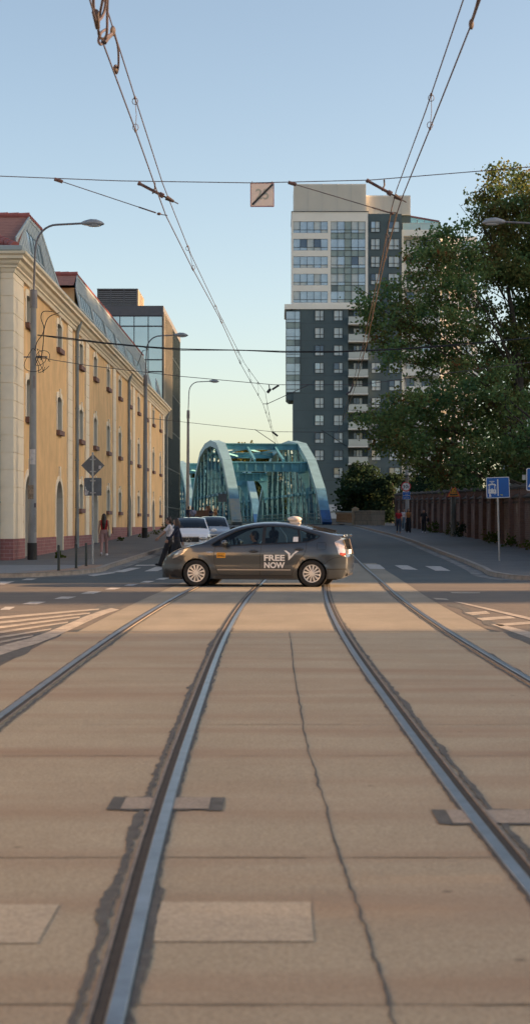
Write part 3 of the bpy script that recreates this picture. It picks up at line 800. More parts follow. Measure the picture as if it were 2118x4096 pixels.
M_BGL = mat('balcony_glass', (.42, .45, .44), .12, var=.08, scale=.5)
M_BSL = mat('balcony_slab', (.66, .66, .64), .7, var=.05)
tw = thing('apartment_tower', 'tall anthracite apartment tower with cream glazed upper storeys beyond the bridge', 'building', (TX(737), TY, gz(176)))
ROWT = [557, 601, 645, 688.6, 732.4]; ROWL = [781+43.95*i for i in range(11)]
def box(mb, x0, x1, y0, y1, a=0, b=.5): mb.box(TX(x0), TX(x1), TY+a, TY+b, TZ(y1), TZ(y0))
mb = MB()
box(mb, 737, 875, 776, 1330, 0, 14); box(mb, 924.3, 1009, 538, 1330, 0, 14)
box(mb, 875, 924.3, 776, 1330, 1.2, 14)
mb.box(TX(718.5), TX(737), TY+.2, TY+9, TZ(1001), TZ(780))
mb.prism([(TX(719), TZ(1001)), (TX(737), TZ(1001)), (TX(737), TZ(1007)), (TX(726), TZ(1007))], lambda u, w, d: (u, d, w), TY+.2, TY+9)
box(mb, 1009, 1034, 533, 556, 2, 10)
mb.build('wall', M_DK, tw, smooth=0)
# fine panel joints on the dark wall
mb = MB()
for y in ROWL: box(mb, 737.5, 874.5, y+32, y+32.5, -.012, 0)
mb.build('panel_joint', M_FRM, tw, smooth=0)
mb = MB()
box(mb, 733, 924.3, 533, 557, -.02, 14); box(mb, 733, 737, 557, 766, -.02, 14); box(mb, 823.5, 831, 557, 766, -.02, 3); box(mb, 918, 924.3, 557, 766, -.02, 3)
for y in ROWT: box(mb, 737, 823.5, y+29, y+44 if y < 730 else 766, -.02, 3)
box(mb, 715, 925, 765.5, 778, -.25, 14); box(mb, 737, 924, 557, 766, 1, 13.5)
box(mb, 831, 918, 761, 766, -.02, 3)
mb.build('upper_wall', M_CP, tw, smooth=0)
mb = MB(); box(mb, 732, 925.5, 531.5, 533, -.15, 14.2); mb.build('roof_edge', M_FRM, tw, smooth=0)
def louvre(x0, x1, y0, y1, a, b):
    m = MB(); box(m, x0, x1, y0, y1, a, b); o = m.build('plant_room', M_LOUT, tw, smooth=0)
    m = MB(); y = y0+3
    while y < y1-2: box(m, x0+.5, x1-.5, y, y+.9, a-.05, a); y += 2.5
    for x in np.linspace(x0, x1, 6)[1:-1]: box(m, x-.5, x+.5, y0, y1, a-.06, a)
    m.build('louvre', mat('roof_louvre_slat', (.56, .54, .50), .5, var=0), o, smooth=0)
louvre(738, 920, 461, 531.5, .5, 11); louvre(920, 1033, 487, 536, 1.5, 10)
def glazing(x0, x1, y0, y1, cols, rows, matfn, name='window', d=.12, mull=.9, frame=True):
    """panel of panes: cols/rows are break fractions; matfn(i, j) gives the pane material index"""
    mats = M_TW+[M_SPN, M_SPD]; m = MB()
    for j in range(len(rows)-1):
        for i in range(len(cols)-1):
            m.cur = matfn(i, j)
            m.quad((TX(cols[i]), TY+d, TZ(rows[j+1])), (TX(cols[i+1]), TY+d, TZ(rows[j+1])), (TX(cols[i+1]), TY+d, TZ(rows[j])), (TX(cols[i]), TY+d, TZ(rows[j])))
    o = m.build(name, mats, tw, smooth=0)
    m = MB(); h = mull/2
    for x in cols: box(m, x-h, x+h, y0-h, y1+h, d-.1, d-.003)
    for y in rows: box(m, x0-h, x1+h, y-h, y+h, d-.098, d-.004)
    m.build('frame', M_FRM, o, smooth=0); return o
rnd = random.Random(3)
for r, y in enumerate(ROWT):
    c = list(np.linspace(737, 823.5, 6)); glazing(737, 823.5, y, y+29, c, [y, y+21, y+29], lambda i, j, r=r: (2 if r == 1 and i in (1, 3) and j == 0 else rnd.choice([0, 1, 1])))
c = list(np.linspace(831, 918, 6)); rows = [553.5]
for y in ROWT: rows += [y+21, y+28.6, y+43.8]
rows = rows[:-1]; 
def cm(i, j):
    if i == 2: return 4
    if j % 3 == 2: return 5 if (i == 0 and j == 11) else 4
    return 2 if (i == 3 and j == 6) else (1 if rnd.random() < .7 else 0)
glazing(831, 918, 553.5, 761, c, rows, cm, 'curtain_glass')
rows = [783]
for k in range(5): rows += [783+44*k+20, 783+44*k+28, 783+44*k+43]
rows = rows[:-1]
glazing(719, 754, 783, rows[-1], [719, 741, 754], rows, lambda i, j: (5 if (j % 3 == 2 and rnd.random() < .25) else 4 if j % 3 == 2 else 1), 'curtain_glass', d=-.03)
def win(x0, x1, y, hh=25.5, sp=.6):
    k = rnd.choice([0, 0, 0, 1, 2, 3 if y > 1100 else 0])
    glazing(x0, x1, y, y+hh, [x0, x0+(x1-x0)*sp, x1], [y, y+hh*.64, y+hh], lambda i, j: (k if i == 0 else rnd.choice([0, 0, k])) if j == 0 else 0, d=-.01, mull=1.1)
for r, y in enumerate(ROWL):
    if r < 10:
        if r < 9: win(791.5, 813, y)
        win(839, 860.5, y)
    if r > 2: 
        win(933.5, 956, y, sp=.45); win(977.5, 1005, y, sp=.5)
for y in ROWT: win(932, 954, y, 27, .5); win(976, 1003, y, 27, .5)
# balconies
for r, y in enumerate([798+43.95*i for i in range(9)]):
    m = MB(); box(m, 874.5, 924, y+16, y+20, -1.1, 1.2); b = m.build('balcony', M_BSL, tw, smooth=0)
    m = MB(); box(m, 875, 923.5, y, y+16.5, -1.1, -1.05); box(m, 875, 875.6, y, y+16.5, -1.05, 0); box(m, 922.9, 923.5, y, y+16.5, -1.05, 0); m.build('parapet', M_BGL, b, smooth=0)
    m = MB(); box(m, 874.6, 923.9, y-.8, y, -1.14, -1.02); m.build('rail', M_FRM, b, smooth=0)
    yy = y-18
    glazing(889, 911, yy, yy+34, [889, 896, 903.5, 911], [yy, yy+34], lambda i, j: rnd.choice([0, 0, 2, 3]), 'balcony_door', d=1.17, mull=1)
# cream wing with loggias
wg = thing('apartment_wing', 'cream apartment wing with recessed balconies, half hidden behind the big maple', 'building', (TX(1010), TY, gz(176)))
m = MB(); box(m, 1010, 1107, 576, 1330, 2.6, 12); box(m, 1107, 1205, 586, 1330, 3.4, 12)
box(m, 1010, 1015, 576, 1330, .6, 2.6); box(m, 1102, 1107, 576, 1330, .6, 2.6); box(m, 1010.1, 1106.9, 576.1, 592, .62, 2.6); m.build('wall', M_CP, wg, smooth=0)
for i in range(16):
    y = 592+43.95*i
    m = MB(); box(m, 1015, 1102, y+27, y+44, .64, .9); box(m, 1015, 1102, y+40, y+44, .9, 2.6); b = m.build('balcony', M_BSL, wg, smooth=0)
    for x0, x1 in ((1024, 1043), (1063, 1083)):
        m = MB(); m.quad(*[(TX(a), TY+2.58, TZ(c)) for a, c in ((x0, y+26), (x1, y+26), (x1, y+6), (x0, y+6))]); w = m.build('window', rnd.choice(M_TW[:3]), wg, smooth=0)
        m = MB(); box(m, x0-.8, x0, y+5, y+27, 2.5, 2.579); box(m, x1, x1+.8, y+5, y+27, 2.5, 2.579); box(m, (x0+x1)/2-.5, (x0+x1)/2+.5, y+5, y+27, 2.5, 2.578); box(m, x0, x1, y+5, y+6, 2.5, 2.577); m.build('frame', M_FRM, w, smooth=0)
    m = MB(); box(m, 1107, 1205, y+30, y+44, 1.9, 3.4); m.build('balcony', M_BSL, wg, smooth=0)
    for x0, x1 in ((1115, 1133), (1165, 1190)):
        m = MB(); m.quad(*[(TX(a), TY+3.38, TZ(c)) for a, c in ((x0, y+28), (x1, y+28), (x1, y+6), (x0, y+6))]); m.build('window', rnd.choice(M_TW[:3]), wg, smooth=0)
m = MB(); m.prism([(TX(1034), TZ(576)), (TX(1034), TZ(536)), (TX(1107), TZ(549)), (TX(1107), TZ(576))], lambda u, w, d: (u, d, w), TY+3, TY+10); ph = m.build('penthouse', mat('teal_glass', (.26, .48, .52), .08, metal=.4, var=.1, scale=.5), wg, smooth=0)
m = MB()
for x in (1034, 1052, 1070, 1088, 1106.5): box(m, x-.4, x+.4, 540 + max(0, (x-1034)*.17), 576, 2.9, 3)
m.bar((TX(1034), TY+2.9, TZ(536)), (TX(1108), TY+2.9, TZ(549)), .25, .25); box(m, 1034, 1107, 562, 563, 2.9, 2.99); m.build('frame', mat('maroon_trim', (.12, .05, .07), .5, var=0), ph, smooth=0)
m = MB(); box(m, 1012, 1106, 560, 576, .7, .75); m.build('parapet', mat('teal_balustrade', (.45, .60, .60), .1, var=.1, scale=.4), wg, smooth=0)
m = MB(); box(m, 1012, 1106, 559, 560, .66, .78)
for x in (1012, 1035, 1058, 1082, 1105): box(m, x, x+.8, 559, 576, .67, .77)
box(m, 1107, 1205, 566, 567, 3.5, 3.6)
for x in (1107, 1130, 1155, 1180, 1204): box(m, x, x+.6, 566, 586, 3.5, 3.6)
m.build('railing', M_BSL, wg, smooth=0)
# low grey block at the far right and the white river wall
gb = thing('apartment_house', 'lower grey and white apartment house seen through the right edge of the maple', 'building', (34, 240, gz(176)))
m = MB(); m.box(33.5, 60, 240, 252, 0, 19.5); m.build('wall', mat('grey_render', (.22, .23, .24), .8, var=.06, scale=.3), gb, smooth=0)
for z in range(6):
    m = MB(); m.box(33.6, 44, 239.5, 240, 2+3*z, 3.1+3*z); m.build('balcony', M_BSL, gb, smooth=0)
    for x in (34.5, 37.5, 40.5):
        m = MB(); m.box(x, x+1.8, 239.95, 240, 3.2+3*z, 4.7+3*z); m.build('window', M_TW[1], gb, smooth=0)
lw = thing('river_wall', 'low white wall with a dark base in front of the tower foot, left of the small tree', 'wall', (TX(850), 262, gz(176)))
m = MB(); m.box(6.2, 24, 262, 262.4, 2.4, 4.6); m.build('wall_panel', mat('white_wall', (.50, .52, .56), .7, var=.06, scale=.3), lw, smooth=0)
m = MB(); m.box(6.2, 24, 262.02, 262.38, 0, 2.4); m.build('wall_base', M_OCAP, lw, smooth=0)
m = MB(); 
for x in (10.1, 13.9, 17.7): m.box(x, x+.06, 261.98, 262, 2.4, 4.6)
m.build('panel_joint', M_OCAP, lw, smooth=0)
# ================================================================ blue steel truss bridge, two spans on one axis
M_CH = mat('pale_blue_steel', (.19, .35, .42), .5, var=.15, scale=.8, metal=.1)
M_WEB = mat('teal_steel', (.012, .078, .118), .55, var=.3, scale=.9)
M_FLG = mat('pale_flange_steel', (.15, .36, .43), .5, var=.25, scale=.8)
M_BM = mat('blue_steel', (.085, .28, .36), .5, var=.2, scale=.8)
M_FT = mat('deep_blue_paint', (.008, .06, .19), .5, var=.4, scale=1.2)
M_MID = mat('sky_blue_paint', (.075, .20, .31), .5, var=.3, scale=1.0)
M_GRAF = mat('cream_scrawl', (.30, .29, .22), .6, var=.5, scale=1.6, col2=(.13, .23, .29))
M_DECK = mat('bridge_deck', (.06, .06, .062), .9, var=.2)
ANG = math.atan2(7.4, 60.0); LS = 60.45
TOP = [(0, 0), (.070, 3.4), (.182, 6.65), (.304, 8.75), (.43, 9.4), (.57, 9.4), (.696, 8.75), (.818, 6.65), (.930, 3.4), (1, 0)]
def topz(t):
    for (a, za), (b, zb) in zip(TOP[:-1], TOP[1:]):
        if a <= t <= b: return za+(zb-za)*(t-a)/(b-a)
    return 0
HW = 4.55
def span(first):
    root = thing('bridge_span', 'nearer blue steel truss span of the bridge, arched over the road' if first else 'farther blue steel truss span seen through the nearer one', 'bridge')
    for sd in (-1, 1):
        x0 = sd*HW
        m = MB(); mats = [M_CH, M_MID, M_FT, M_GRAF]
        # box chord: outer wide plate facing up/out
        for i, ((a, za), (b, zb)) in enumerate(zip(TOP[:-1], TOP[1:])):
            p, q = Vector((x0, a*LS, za)), Vector((x0, b*LS, zb)); d = (q-p).normalized(); e = d*.12
            if i in (0, len(TOP)-2):
                lo, hi = (p, q) if i == 0 else (q, p); dd = (hi-lo)
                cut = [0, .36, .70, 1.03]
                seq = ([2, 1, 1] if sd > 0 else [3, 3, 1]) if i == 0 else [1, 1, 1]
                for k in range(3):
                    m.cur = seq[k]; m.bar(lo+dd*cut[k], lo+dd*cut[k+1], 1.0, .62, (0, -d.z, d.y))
            else:
                m.cur = 0; m.bar(p-e, q+e, 1.0, .62, (0, -d.z, d.y))
            # cover plates / rivet lines at the edges
            m.cur = 0
            if i not in (0, len(TOP)-2):
                for s in (-1, 1):
                    nn = Vector((0, -d.z, d.y))*(-.33 if i < 4 else .33)
                    m.bar(p+nn+Vector((s*.46, 0, 0)), q+nn+Vector((s*.46, 0, 0)), .1, .05, (0, -d.z, d.y))
        m.build('arch_chord', mats, root, local=True, smooth=0)
        m = MB(); m.bar((x0, 0, .1), (x0, LS, .1), .7, .7); m.build('bottom_chord', M_WEB, root, local=True, smooth=0)
        # laced hangers and diagonals
        n = 11; st = [LS*k/n for k in range(1, n)]
        def laced(p, q, w, name):
            p, q = Vector(p), Vector(q); d = (q-p); L = d.length; d.normalize()
            m = MB(); a = Vector((1, 0, 0))*(w/2)
            m.cur = 1
            for s in (-1, 1): m.bar(p+a*s, q+a*s, .09, .20, (0, 1, 0) if abs(d.z) > .5 else (0, 0, 1))
            m.cur = 0; k = max(2, int(L/.75)); stp = L/k
            for i in range(k):
                s = -1 if i % 2 else 1
                m.bar(p+d*(stp*i)+a*s, p+d*(stp*(i+1))-a*s, .05, .075, (0, 1, 0)); m.bar(p+d*(stp*i)-a*s, p+d*(stp*(i+1))+a*s, .05, .075, (0, 1, 0))
            return m.build(name, [M_WEB, M_FLG], root, local=True, smooth=0)
        for k, s in enumerate(st):
            laced((x0, s, .4), (x0, s, topz(s/LS)-.25), .52, 'hanger')
        for k in range(n):
            s0, s1 = LS*k/n, LS*(k+1)/n
            up = k < n/2
            a, b = ((s0, s1) if not up else (s1, s0))
            if 0 < k < n-1:
                m = MB(); za = topz(a/LS)-.3
                for s in (-.2, .2): m.bar((x0+s, a, za), (x0+s, b, .4), .06, .2, (1, 0, 0))
                p, q = Vector((x0, a, za)), Vector((x0, b, .4)); kk = int((q-p).length/1.1)
                for i in range(kk+1): c = p.lerp(q, i/kk); m.box(c.x-.22, c.x+.22, c.y-.04, c.y+.04, c.z-.11, c.z+.11)
                m.build('diagonal', M_WEB, root, local=True, smooth=0)
        m = MB(); t0 = .070; m.bar((x0, LS*t0, 3.4), (x0, LS*(1-t0), 3.4), .28, .28); m.build('mid_rail', M_BM, root, local=True, smooth=0)
        m = MB(); 
        for z in (.75, 1.15): m.bar((x0-sd*.45, 1.5, z), (x0-sd*.45, LS-1.5, z), .06, .06)
        for s in np.arange(1.5, LS, 1.6): m.box(x0-sd*.45-.03, x0-sd*.45+.03, s-.03, s+.03, .1, 1.15)
        m.build('guard_rail', M_WEB, root, local=True, smooth=0)
    # cross members
    for t in (.182, .818):
        y, z = t*LS, 6.15; m = MB(); m.box(-HW+.3, HW-.3, y-.3, y+.3, z+.42, z+.56); m.box(-HW+.3, HW-.3, y-.05, y+.05, z-.45, z+.42); m.box(-HW+.3, HW-.3, y-.26, y+.26, z-.52, z-.45)
        for x in np.arange(-3.4, 3.5, .97): m.box(x-.10, x+.10, y-.25, y-.05, z-.42, z+.40)
        for sd in (-1, 1):
            n = 8; pts = [(sd*(HW-.35), z-.5), (sd*(HW-2.0), z-.5)]+[(sd*(HW-.35-1.55*(1-math.sin(a))-.0), z-.5-2.6*(1-math.cos(a))) for a in np.linspace(.05, math.pi/2, n)]
            pts = [(sd*(HW-.35), z-.48), (sd*(HW-1.9), z-.48)]+[(sd*(HW-1.9+1.3*math.sin(a)), z-.48-2.9*(1-math.cos(a))) for a in np.linspace(.1, math.pi/2, n)]+[(sd*(HW-.35), z-3.4)]
            m.prism(pts, lambda u, w, d: (u, d, w), y-.12, y+.12)
        m.build('portal_beam', M_BM, root, local=True, smooth=0)
    for t in (.304, .43, .57, .696):
        y, z = t*LS, topz(t)-.1; m = MB()
        if .4 < t < .6: m.bar((-HW+.4, y, z), (HW-.4, y, z), .16, .2); m.build('cross_strut', M_BM, root, local=True, smooth=0); continue
        m.box(-HW+.4, HW-.4, y-.25, y+.25, z+.26, z+.36); m.box(-HW+.4, HW-.4, y-.05, y+.05, z-.26, z+.26); m.box(-HW+.4, HW-.4, y-.22, y+.22, z-.34, z-.26); m.build('cross_beam', M_BM, root, local=True, smooth=0)
    ts = [.182, .304, .43, .57, .696, .818]
    for a, b in zip(ts[:-1], ts[1:]):
        ya, yb_, za, zb = a*LS, b*LS, topz(a)-.3, topz(b)-.2
        m = MB()
        if a < .3 or b > .7:
            for q in (-.34, .34): m.bar((HW*q, ya, za+.5*(a < .3)), (HW*q, yb_, zb+.3*(b > .7)), .2, .26)
        else:
            for q in (-1, 1): m.bar((q*(HW-.4), ya, za), (q*.3, yb_, zb), .13, .2); m.bar((q*.3, ya, za), (q*(HW-.4), yb_, zb), .13, .2)
        m.build('bracing', M_BM, root, local=True, smooth=0)
    m = MB(); m.box(-HW-2.6, HW+2.6, -2, LS+1, -1.0, -.02); m.build('deck', M_DECK, root, local=True, smooth=0)
    return root
b1 = span(True); b2 = copy_tree(b1)
Z0 = gz(176)
b1.location = (.35, 168, Z0-.05); b1.rotation_euler.z = ANG
b2.location = (.35-7.4*63/60.45, 168+62.6, Z0-.05); b2.rotation_euler.z = ANG
b2['label'] = 'farther blue steel truss span seen through the nearer one'
# balustrade and stone parapet to the right of the bridge
M_STONE = brick_mat('stone_block', (.22, .18, .135), (.27, .225, .17), (.10, .09, .075), 'xy+z', 1.15, .6, .012)
M_GOLD = mat('sunlit_iron', (.30, .17, .085), .6, var=.3, scale=4)  # golden sunlight put into the colour of the iron
br = thing('balustrade', 'iron balustrade coloured sunlit gold between the bridge foot and the stone parapet', 'railing', (6.0, 170, gz(170)))
a, b = Vector((5.95, 171.5, gz(171)+.10)), Vector((7.35, 160.5, gz(160)+.12)); a2 = Vector((4.6, 190, gz(176)))
m = MB(); m.bar(a+Vector((0, 0, 1.22)), b+Vector((0, 0, 1.22)), .14, .12); m.bar(a+Vector((0, 0, .12)), b+Vector((0, 0, .12)), .12, .10); m.bar(a+Vector((0, 0, 1.22)), a2+Vector((0, 0, 1.22)), .14, .12)
m.build('hand_rail', M_OCAP, br, smooth=0)
m = MB(); L = (b-a).length; n = int(L/.26)
for i in range(n):
    p = a.lerp(b, (i+.5)/n)
    for z, r in ((.25, .09), (1.02, .09)): m.ball(p+Vector((0, 0, z)), (r, r, r*1.5), 6, 5)
    m.tube([p+Vector((0, 0, .12)), p+Vector((0, 0, .6)), p+Vector((0, 0, 1.2))], [.045, .07, .045], 6)
m.build('baluster', M_GOLD, br)
sp = thing('stone_parapet', 'weathered sandstone parapet with a square end pillar beside the right pavement', 'wall', (8.5, 158, gz(158)))
P = [(7.35, 160.4), (8.9, 157.2), (9.55, 153.5)]
m = MB()
for p, q in zip(P[:-1], P[1:]):
    z = gz(p[1])+.1; m.bar((p[0], p[1], z+.62), (q[0], q[1], z+.62), .42, 1.24); 
m.build('wall_body', M_STONE, sp, smooth=0)
m = MB()
for p, q in zip(P[:-1], P[1:]):
    z = gz(p[1])+.1; m.bar((p[0], p[1], z+1.3), (q[0], q[1], z+1.3), .54, .13)
m.build('coping', mat('sandstone_coping', (.25, .21, .16), .9, var=.2, scale=2), sp, smooth=0)
m = MB(); z = gz(160); m.box(7.05, 7.65, 160.1, 160.7, z, z+1.6); m.box(7.0, 7.7, 160.05, 160.75, z+1.6, z+1.68); m.prism([(-.33, 0), (.33, 0), (0, .16)], lambda u, w, d: (7.35+u, d, z+1.68+w), 160.08, 160.72); m.build('pillar', mat('sandstone_pillar', (.33, .25, .165), .9, var=.2, scale=2), sp, smooth=0)
# ================================================================ cars
def paint_mat(name, col, metal=.5, rough=.28):
    m = mat(name, col, rough, metal, var=0, coat=1.0); return m
M_TYRE = mat('tyre_rubber', (.014, .014, .015), .75, var=.2, scale=6)
M_HUB = mat('silver_wheel_trim', (.70, .68, .65), .4, metal=.3, var=.06, scale=6)
M_BLK = mat('black_plastic', (.015, .015, .017), .45, var=.1)
M_SEAT = mat('seat_cloth', (.025, .025, .028), .9, var=.1)
M_SGL = glass_mat('car_side_glass', (.60, .70, .70), 1.5)
M_WSG = glass_mat('car_windscreen_glass', (.40, .46, .46), 1.5)
M_CHR = mat('chrome', (.7, .7, .7), .12, metal=1, var=0)
M_LAMPG = mat('lamp_lens', (.50, .47, .42), .08, metal=.35, var=.35, scale=14, coat=1)
M_TAIL = mat('tail_lens', (.55, .42, .36), .06, metal=.55, var=.5, scale=16, coat=1, col2=(.75, .70, .66))
M_REDL = mat('red_lens', (.35, .04, .02), .08, var=.2, coat=1)
M_WHT = mat('white_vinyl', (.80, .80, .80), .5, var=0)
M_SEAM = mat('panel_gap', (.012, .012, .013), .8, var=0)

def inset(P, r):
    E = []
    for i in range(len(P)):
        a, b = Vector(P[max(i-1, 0)]), Vector(P[min(i+1, len(P)-1)]); d = (b-a).normalized(); n = Vector((d.y, -d.x))   # travel front->rear over the top: inward = down
        rr = r[i] if isinstance(r, list) else r
        E.append((P[i][0]+n.x*rr, P[i][1]+n.y*rr))
    return E

class Car:
    def __init__(s, name, label, prof, L, half, axles, wr, paint, glass_rng, hatch_rng, dlo, belt=.93, tumble=.54, nose=.42, zs=.18, arch_r=.345, group=None):
        s.root = thing(name, label, 'car', (0, 0, 0), group); s.half, s.L, s.axles, s.wr, s.belt, s.tumble, s.nose = half, L, axles, wr, belt, tumble, nose
        s.paint = paint; P = prof; E = inset(P, .05); E[0] = P[0]; E[-1] = P[-1]
        s.P, s.E = P, E
        # ---- side shells with wheel arches and the window opening cut out
        zs_ = zs; out = list(E)
        bottom = []
        for ax in reversed(axles):
            dz = max(0, zs_-wr); a0 = math.asin((zs_-wr)/arch_r)
            arc = [(ax+arch_r*math.cos(a0+(math.pi-2*a0)*i/14), wr+arch_r*math.sin(a0+(math.pi-2*a0)*i/14)) for i in range(15)]
            bottom += arc
        poly = out+bottom
        b = MB()
        for sd in (-1, 1):
            v, f = cdt_fill(poly, [dlo], lambda u, w: (u, sd*s.hw(u, w), w), .055); b.add(v, f)
        rows = [-1, -.93, -.80, -.5, 0, .5, .80, .93, 1]
        g = MB(); hg = MB()
        def pt(i, q):
            e, p = E[i], P[i]; k = 1-abs(q)**4; return (e[0]+(p[0]-e[0])*k, q*s.hw(*e), e[1]+(p[1]-e[1])*k)
        for i in range(len(P)-1):
            for j in range(len(rows)-1):
                inn = 1 <= j < len(rows)-2
                tgt = g if (glass_rng[0] <= i < glass_rng[1] and inn) else hg if (hatch_rng[0] <= i < hatch_rng[1] and inn) else b
                tgt.quad(pt(i, rows[j]), pt(i+1, rows[j]), pt(i+1, rows[j+1]), pt(i, rows[j+1]))
        s.body = b.build('body', paint, s.root, local=True, smooth=42, weld=True)
        g.build('windscreen', M_WSG, s.root, local=True, smooth=60, weld=True); hg.build('rear_glass', mat('dark_hatch_glass', (.02, .022, .025), .06, var=0, coat=1), s.root, local=True, smooth=60, weld=True)
        # underbody, wheel wells
        m = MB(); m.box(.25, L-.3, -half+.2, half-.2, .16, .5)
        m.build('underbody', M_BLK, s.root, local=True, smooth=0)
        for ax in axles:
            for sd in (-1, 1):
                m = MB(); m.lathe([(arch_r-.003, sd*(half-.015)), (arch_r-.003, sd*(half-.26)), (0, sd*(half-.26))], (ax, 0, wr), 28); m.build('wheel_well', M_BLK, s.root, local=True, smooth=0)
        s.wheels()
    def hw(s, x, z):
        h = s.half; L = s.L; f = .95
        if x < f: h *= 1-s.nose*((f-x)/f)**2.3
        if x > L-.8: h *= 1-.30*((x-L+.8)/.8)**2.6
        if z > s.belt: h -= s.tumble*(z-s.belt) if x > f else s.tumble*(z-s.belt)*.6
        if z < .45: h -= .30*(.45-z)**1.3
        if z > .62: h -= .36*(min(z, s.belt)-.62)**2
        h += .012*math.exp(-((z-.76)/.07)**2) - .010*math.exp(-((z-.5)/.08)**2)
        for ax in s.axles:
            d = math.hypot(x-ax, z-s.wr); h += .014*math.exp(-((d-.36)/.045)**2)
        return h
    def on(s, sd, off=.004): return lambda u, w: (u, sd*(s.hw(u, w)+off), w)
    def wheels(s):
        first = None
        for ax in s.axles:
            for sd in (-1, 1):
                w = thing('wheel', None, None, (ax, sd*(s.half-.105), s.wr)); w.parent = s.root
                if first is None: first = s.make_wheel(w)
                else:
                    for ch in first: c = ch.copy(); COL.objects.link(c); c.parent = w
                if sd > 0: w.rotation_euler.z = math.pi
                w.rotation_euler.y = random.uniform(0, 1)
    def make_wheel(s, w):
        R_, rr = s.wr, s.wr*.685
        m = MB(); m.lathe([(rr-.012, -.085), (rr+.01, -.095), (R_-.035, -.105), (R_-.01, -.092), (R_, -.06), (R_, .06), (R_-.01, .09), (rr, .09)], (0, 0, 0), 40); t = m.build('tyre', M_TYRE, w, local=True, smooth=40)
        m = MB(); m.lathe([(rr, -.082), (rr-.006, -.094), (rr-.022, -.09), (rr-.028, -.075)], (0, 0, 0), 36)
        for k in range(12):
            a = 2*math.pi*k/12; ca, sa = math.cos(a), math.sin(a)
            def q(r, t, y): return (r*ca-t*sa, y, r*sa+t*ca)
            m.quad(q(.055, -.012, -.093), q(.055, .012, -.093), q(rr-.02, .024, -.086), q(rr-.02, -.024, -.086))
            for sgn in (-1, 1): m.quad(q(.055, sgn*.012, -.093), q(rr-.02, sgn*.024, -.086), q(rr-.02, sgn*.024, -.06), q(.055, sgn*.012, -.06))
        m.lathe([(.066, -.085), (.06, -.098), (.046, -.101), (.043, -.096), (.0, -.097)], (0, 0, 0), 20)
        h = m.build('hubcap', M_HUB, w, local=True, smooth=30)
        m = MB(); m.lathe([(rr-.01, -.058), (0, -.058)], (0, 0, 0), 24); d = m.build('brake_disc', M_BLK, w, local=True, smooth=0)
        return [t, h, d]
    def decal(s, name, poly, m, off=.004, sides=(-1,), grid=.05, parent=None):
        b = MB()
        for sd in sides: v, f = cdt_fill(poly, [], s.on(sd, off), grid); b.add(v, f)
        return b.build(name, m, parent or s.root, local=True, smooth=40)
    def line(s, name, pts, w, m, off=.003, sides=(-1, 1), parent=None):
        b = MB()
        for sd in sides:
            f = s.on(sd, off); P = []
            for a, c in zip(pts[:-1], pts[1:]):
                n = max(1, int(math.hypot(c[0]-a[0], c[1]-a[1])/.06))
                P += [(a[0]+(c[0]-a[0])*i/n, a[1]+(c[1]-a[1])*i/n) for i in range(n)]
            P.append(pts[-1]); l, r = [], []
            for i, p in enumerate(P):
                a, c = Vector(P[max(0, i-1)]), Vector(P[min(len(P)-1, i+1)]); d = (c-a).normalized(); nn = Vector((-d.y, d.x))*w/2
                l.append(f(p[0]+nn.x, p[1]+nn.y)); r.append(f(p[0]-nn.x, p[1]-nn.y))
            b.strip(l, r)
        return b.build(name, m, parent or s.root, local=True, smooth=40)
    def cabin(s, seats):
        for x, y in seats:
            m = MB(); m.box(x-.25, x+.28, y-.25, y+.25, .32, .52); m.prism([(x+.18, .5), (x+.32, .5), (x+.50, 1.12), (x+.40, 1.12)], lambda u, w, d: (u, d, w), y-.24, y+.24); m.ball((x+.49, y, 1.2), (.06, .13, .10), 10, 6)
            m.build('seat', M_SEAT, s.root, local=True)
        m = MB(); m.prism([(1.25, .5), (1.25, .93), (1.45, .96), (1.62, .86), (1.62, .5)], lambda u, w, d: (u, d, w), -s.half+.22, s.half-.22); m.build('dashboard', M_BLK, s.root, local=True, smooth=0)

# ---------------------------------------------------------------- the dark taxi crossing the tracks
P = [(.05, .20), (.02, .30), (.0, .42), (.03, .54), (.09, .645), (.19, .735), (.33, .82), (.52, .905), (.76, .972), (1.0, 1.02), (1.13, 1.075), (1.3, 1.165), (1.5, 1.265), (1.72, 1.352), (1.95, 1.42), (2.2, 1.468), (2.45, 1.490), (2.7, 1.493), (3.0, 1.475), (3.25, 1.437), (3.5, 1.38), (3.75, 1.317), (4.0, 1.255), (4.2, 1.215), (4.40, 1.20), (4.41, 1.175), (4.30, 1.12), (4.34, .98), (4.385, .84), (4.41, .73), (4.46, .69), (4.47, .55), (4.455, .40), (4.40, .27), (4.30, .20)]
DLO = [(1.27, .965), (1.46, 1.085), (1.62, 1.17), (1.84, 1.28), (2.10, 1.357), (2.47, 1.395), (2.8, 1.392), (3.08, 1.368), (3.31, 1.315), (3.58, 1.238), (3.80, 1.168), (3.74, 1.11), (3.54, 1.037), (3.2, 1.003), (2.5, .98), (1.65, .938), (1.36, .912)]
M_TAXI = paint_mat('warm_grey_metallic_paint', (.068, .082, .098), .6, .33)
car = Car('taxi_car', 'dark grey hatchback taxi with white lettering on its door, crossing the tram rails sideways', P, 4.47, .865, (.93, 3.63), .308, M_TAXI, (10, 15), (20, 23), DLO)
taxi = car.root
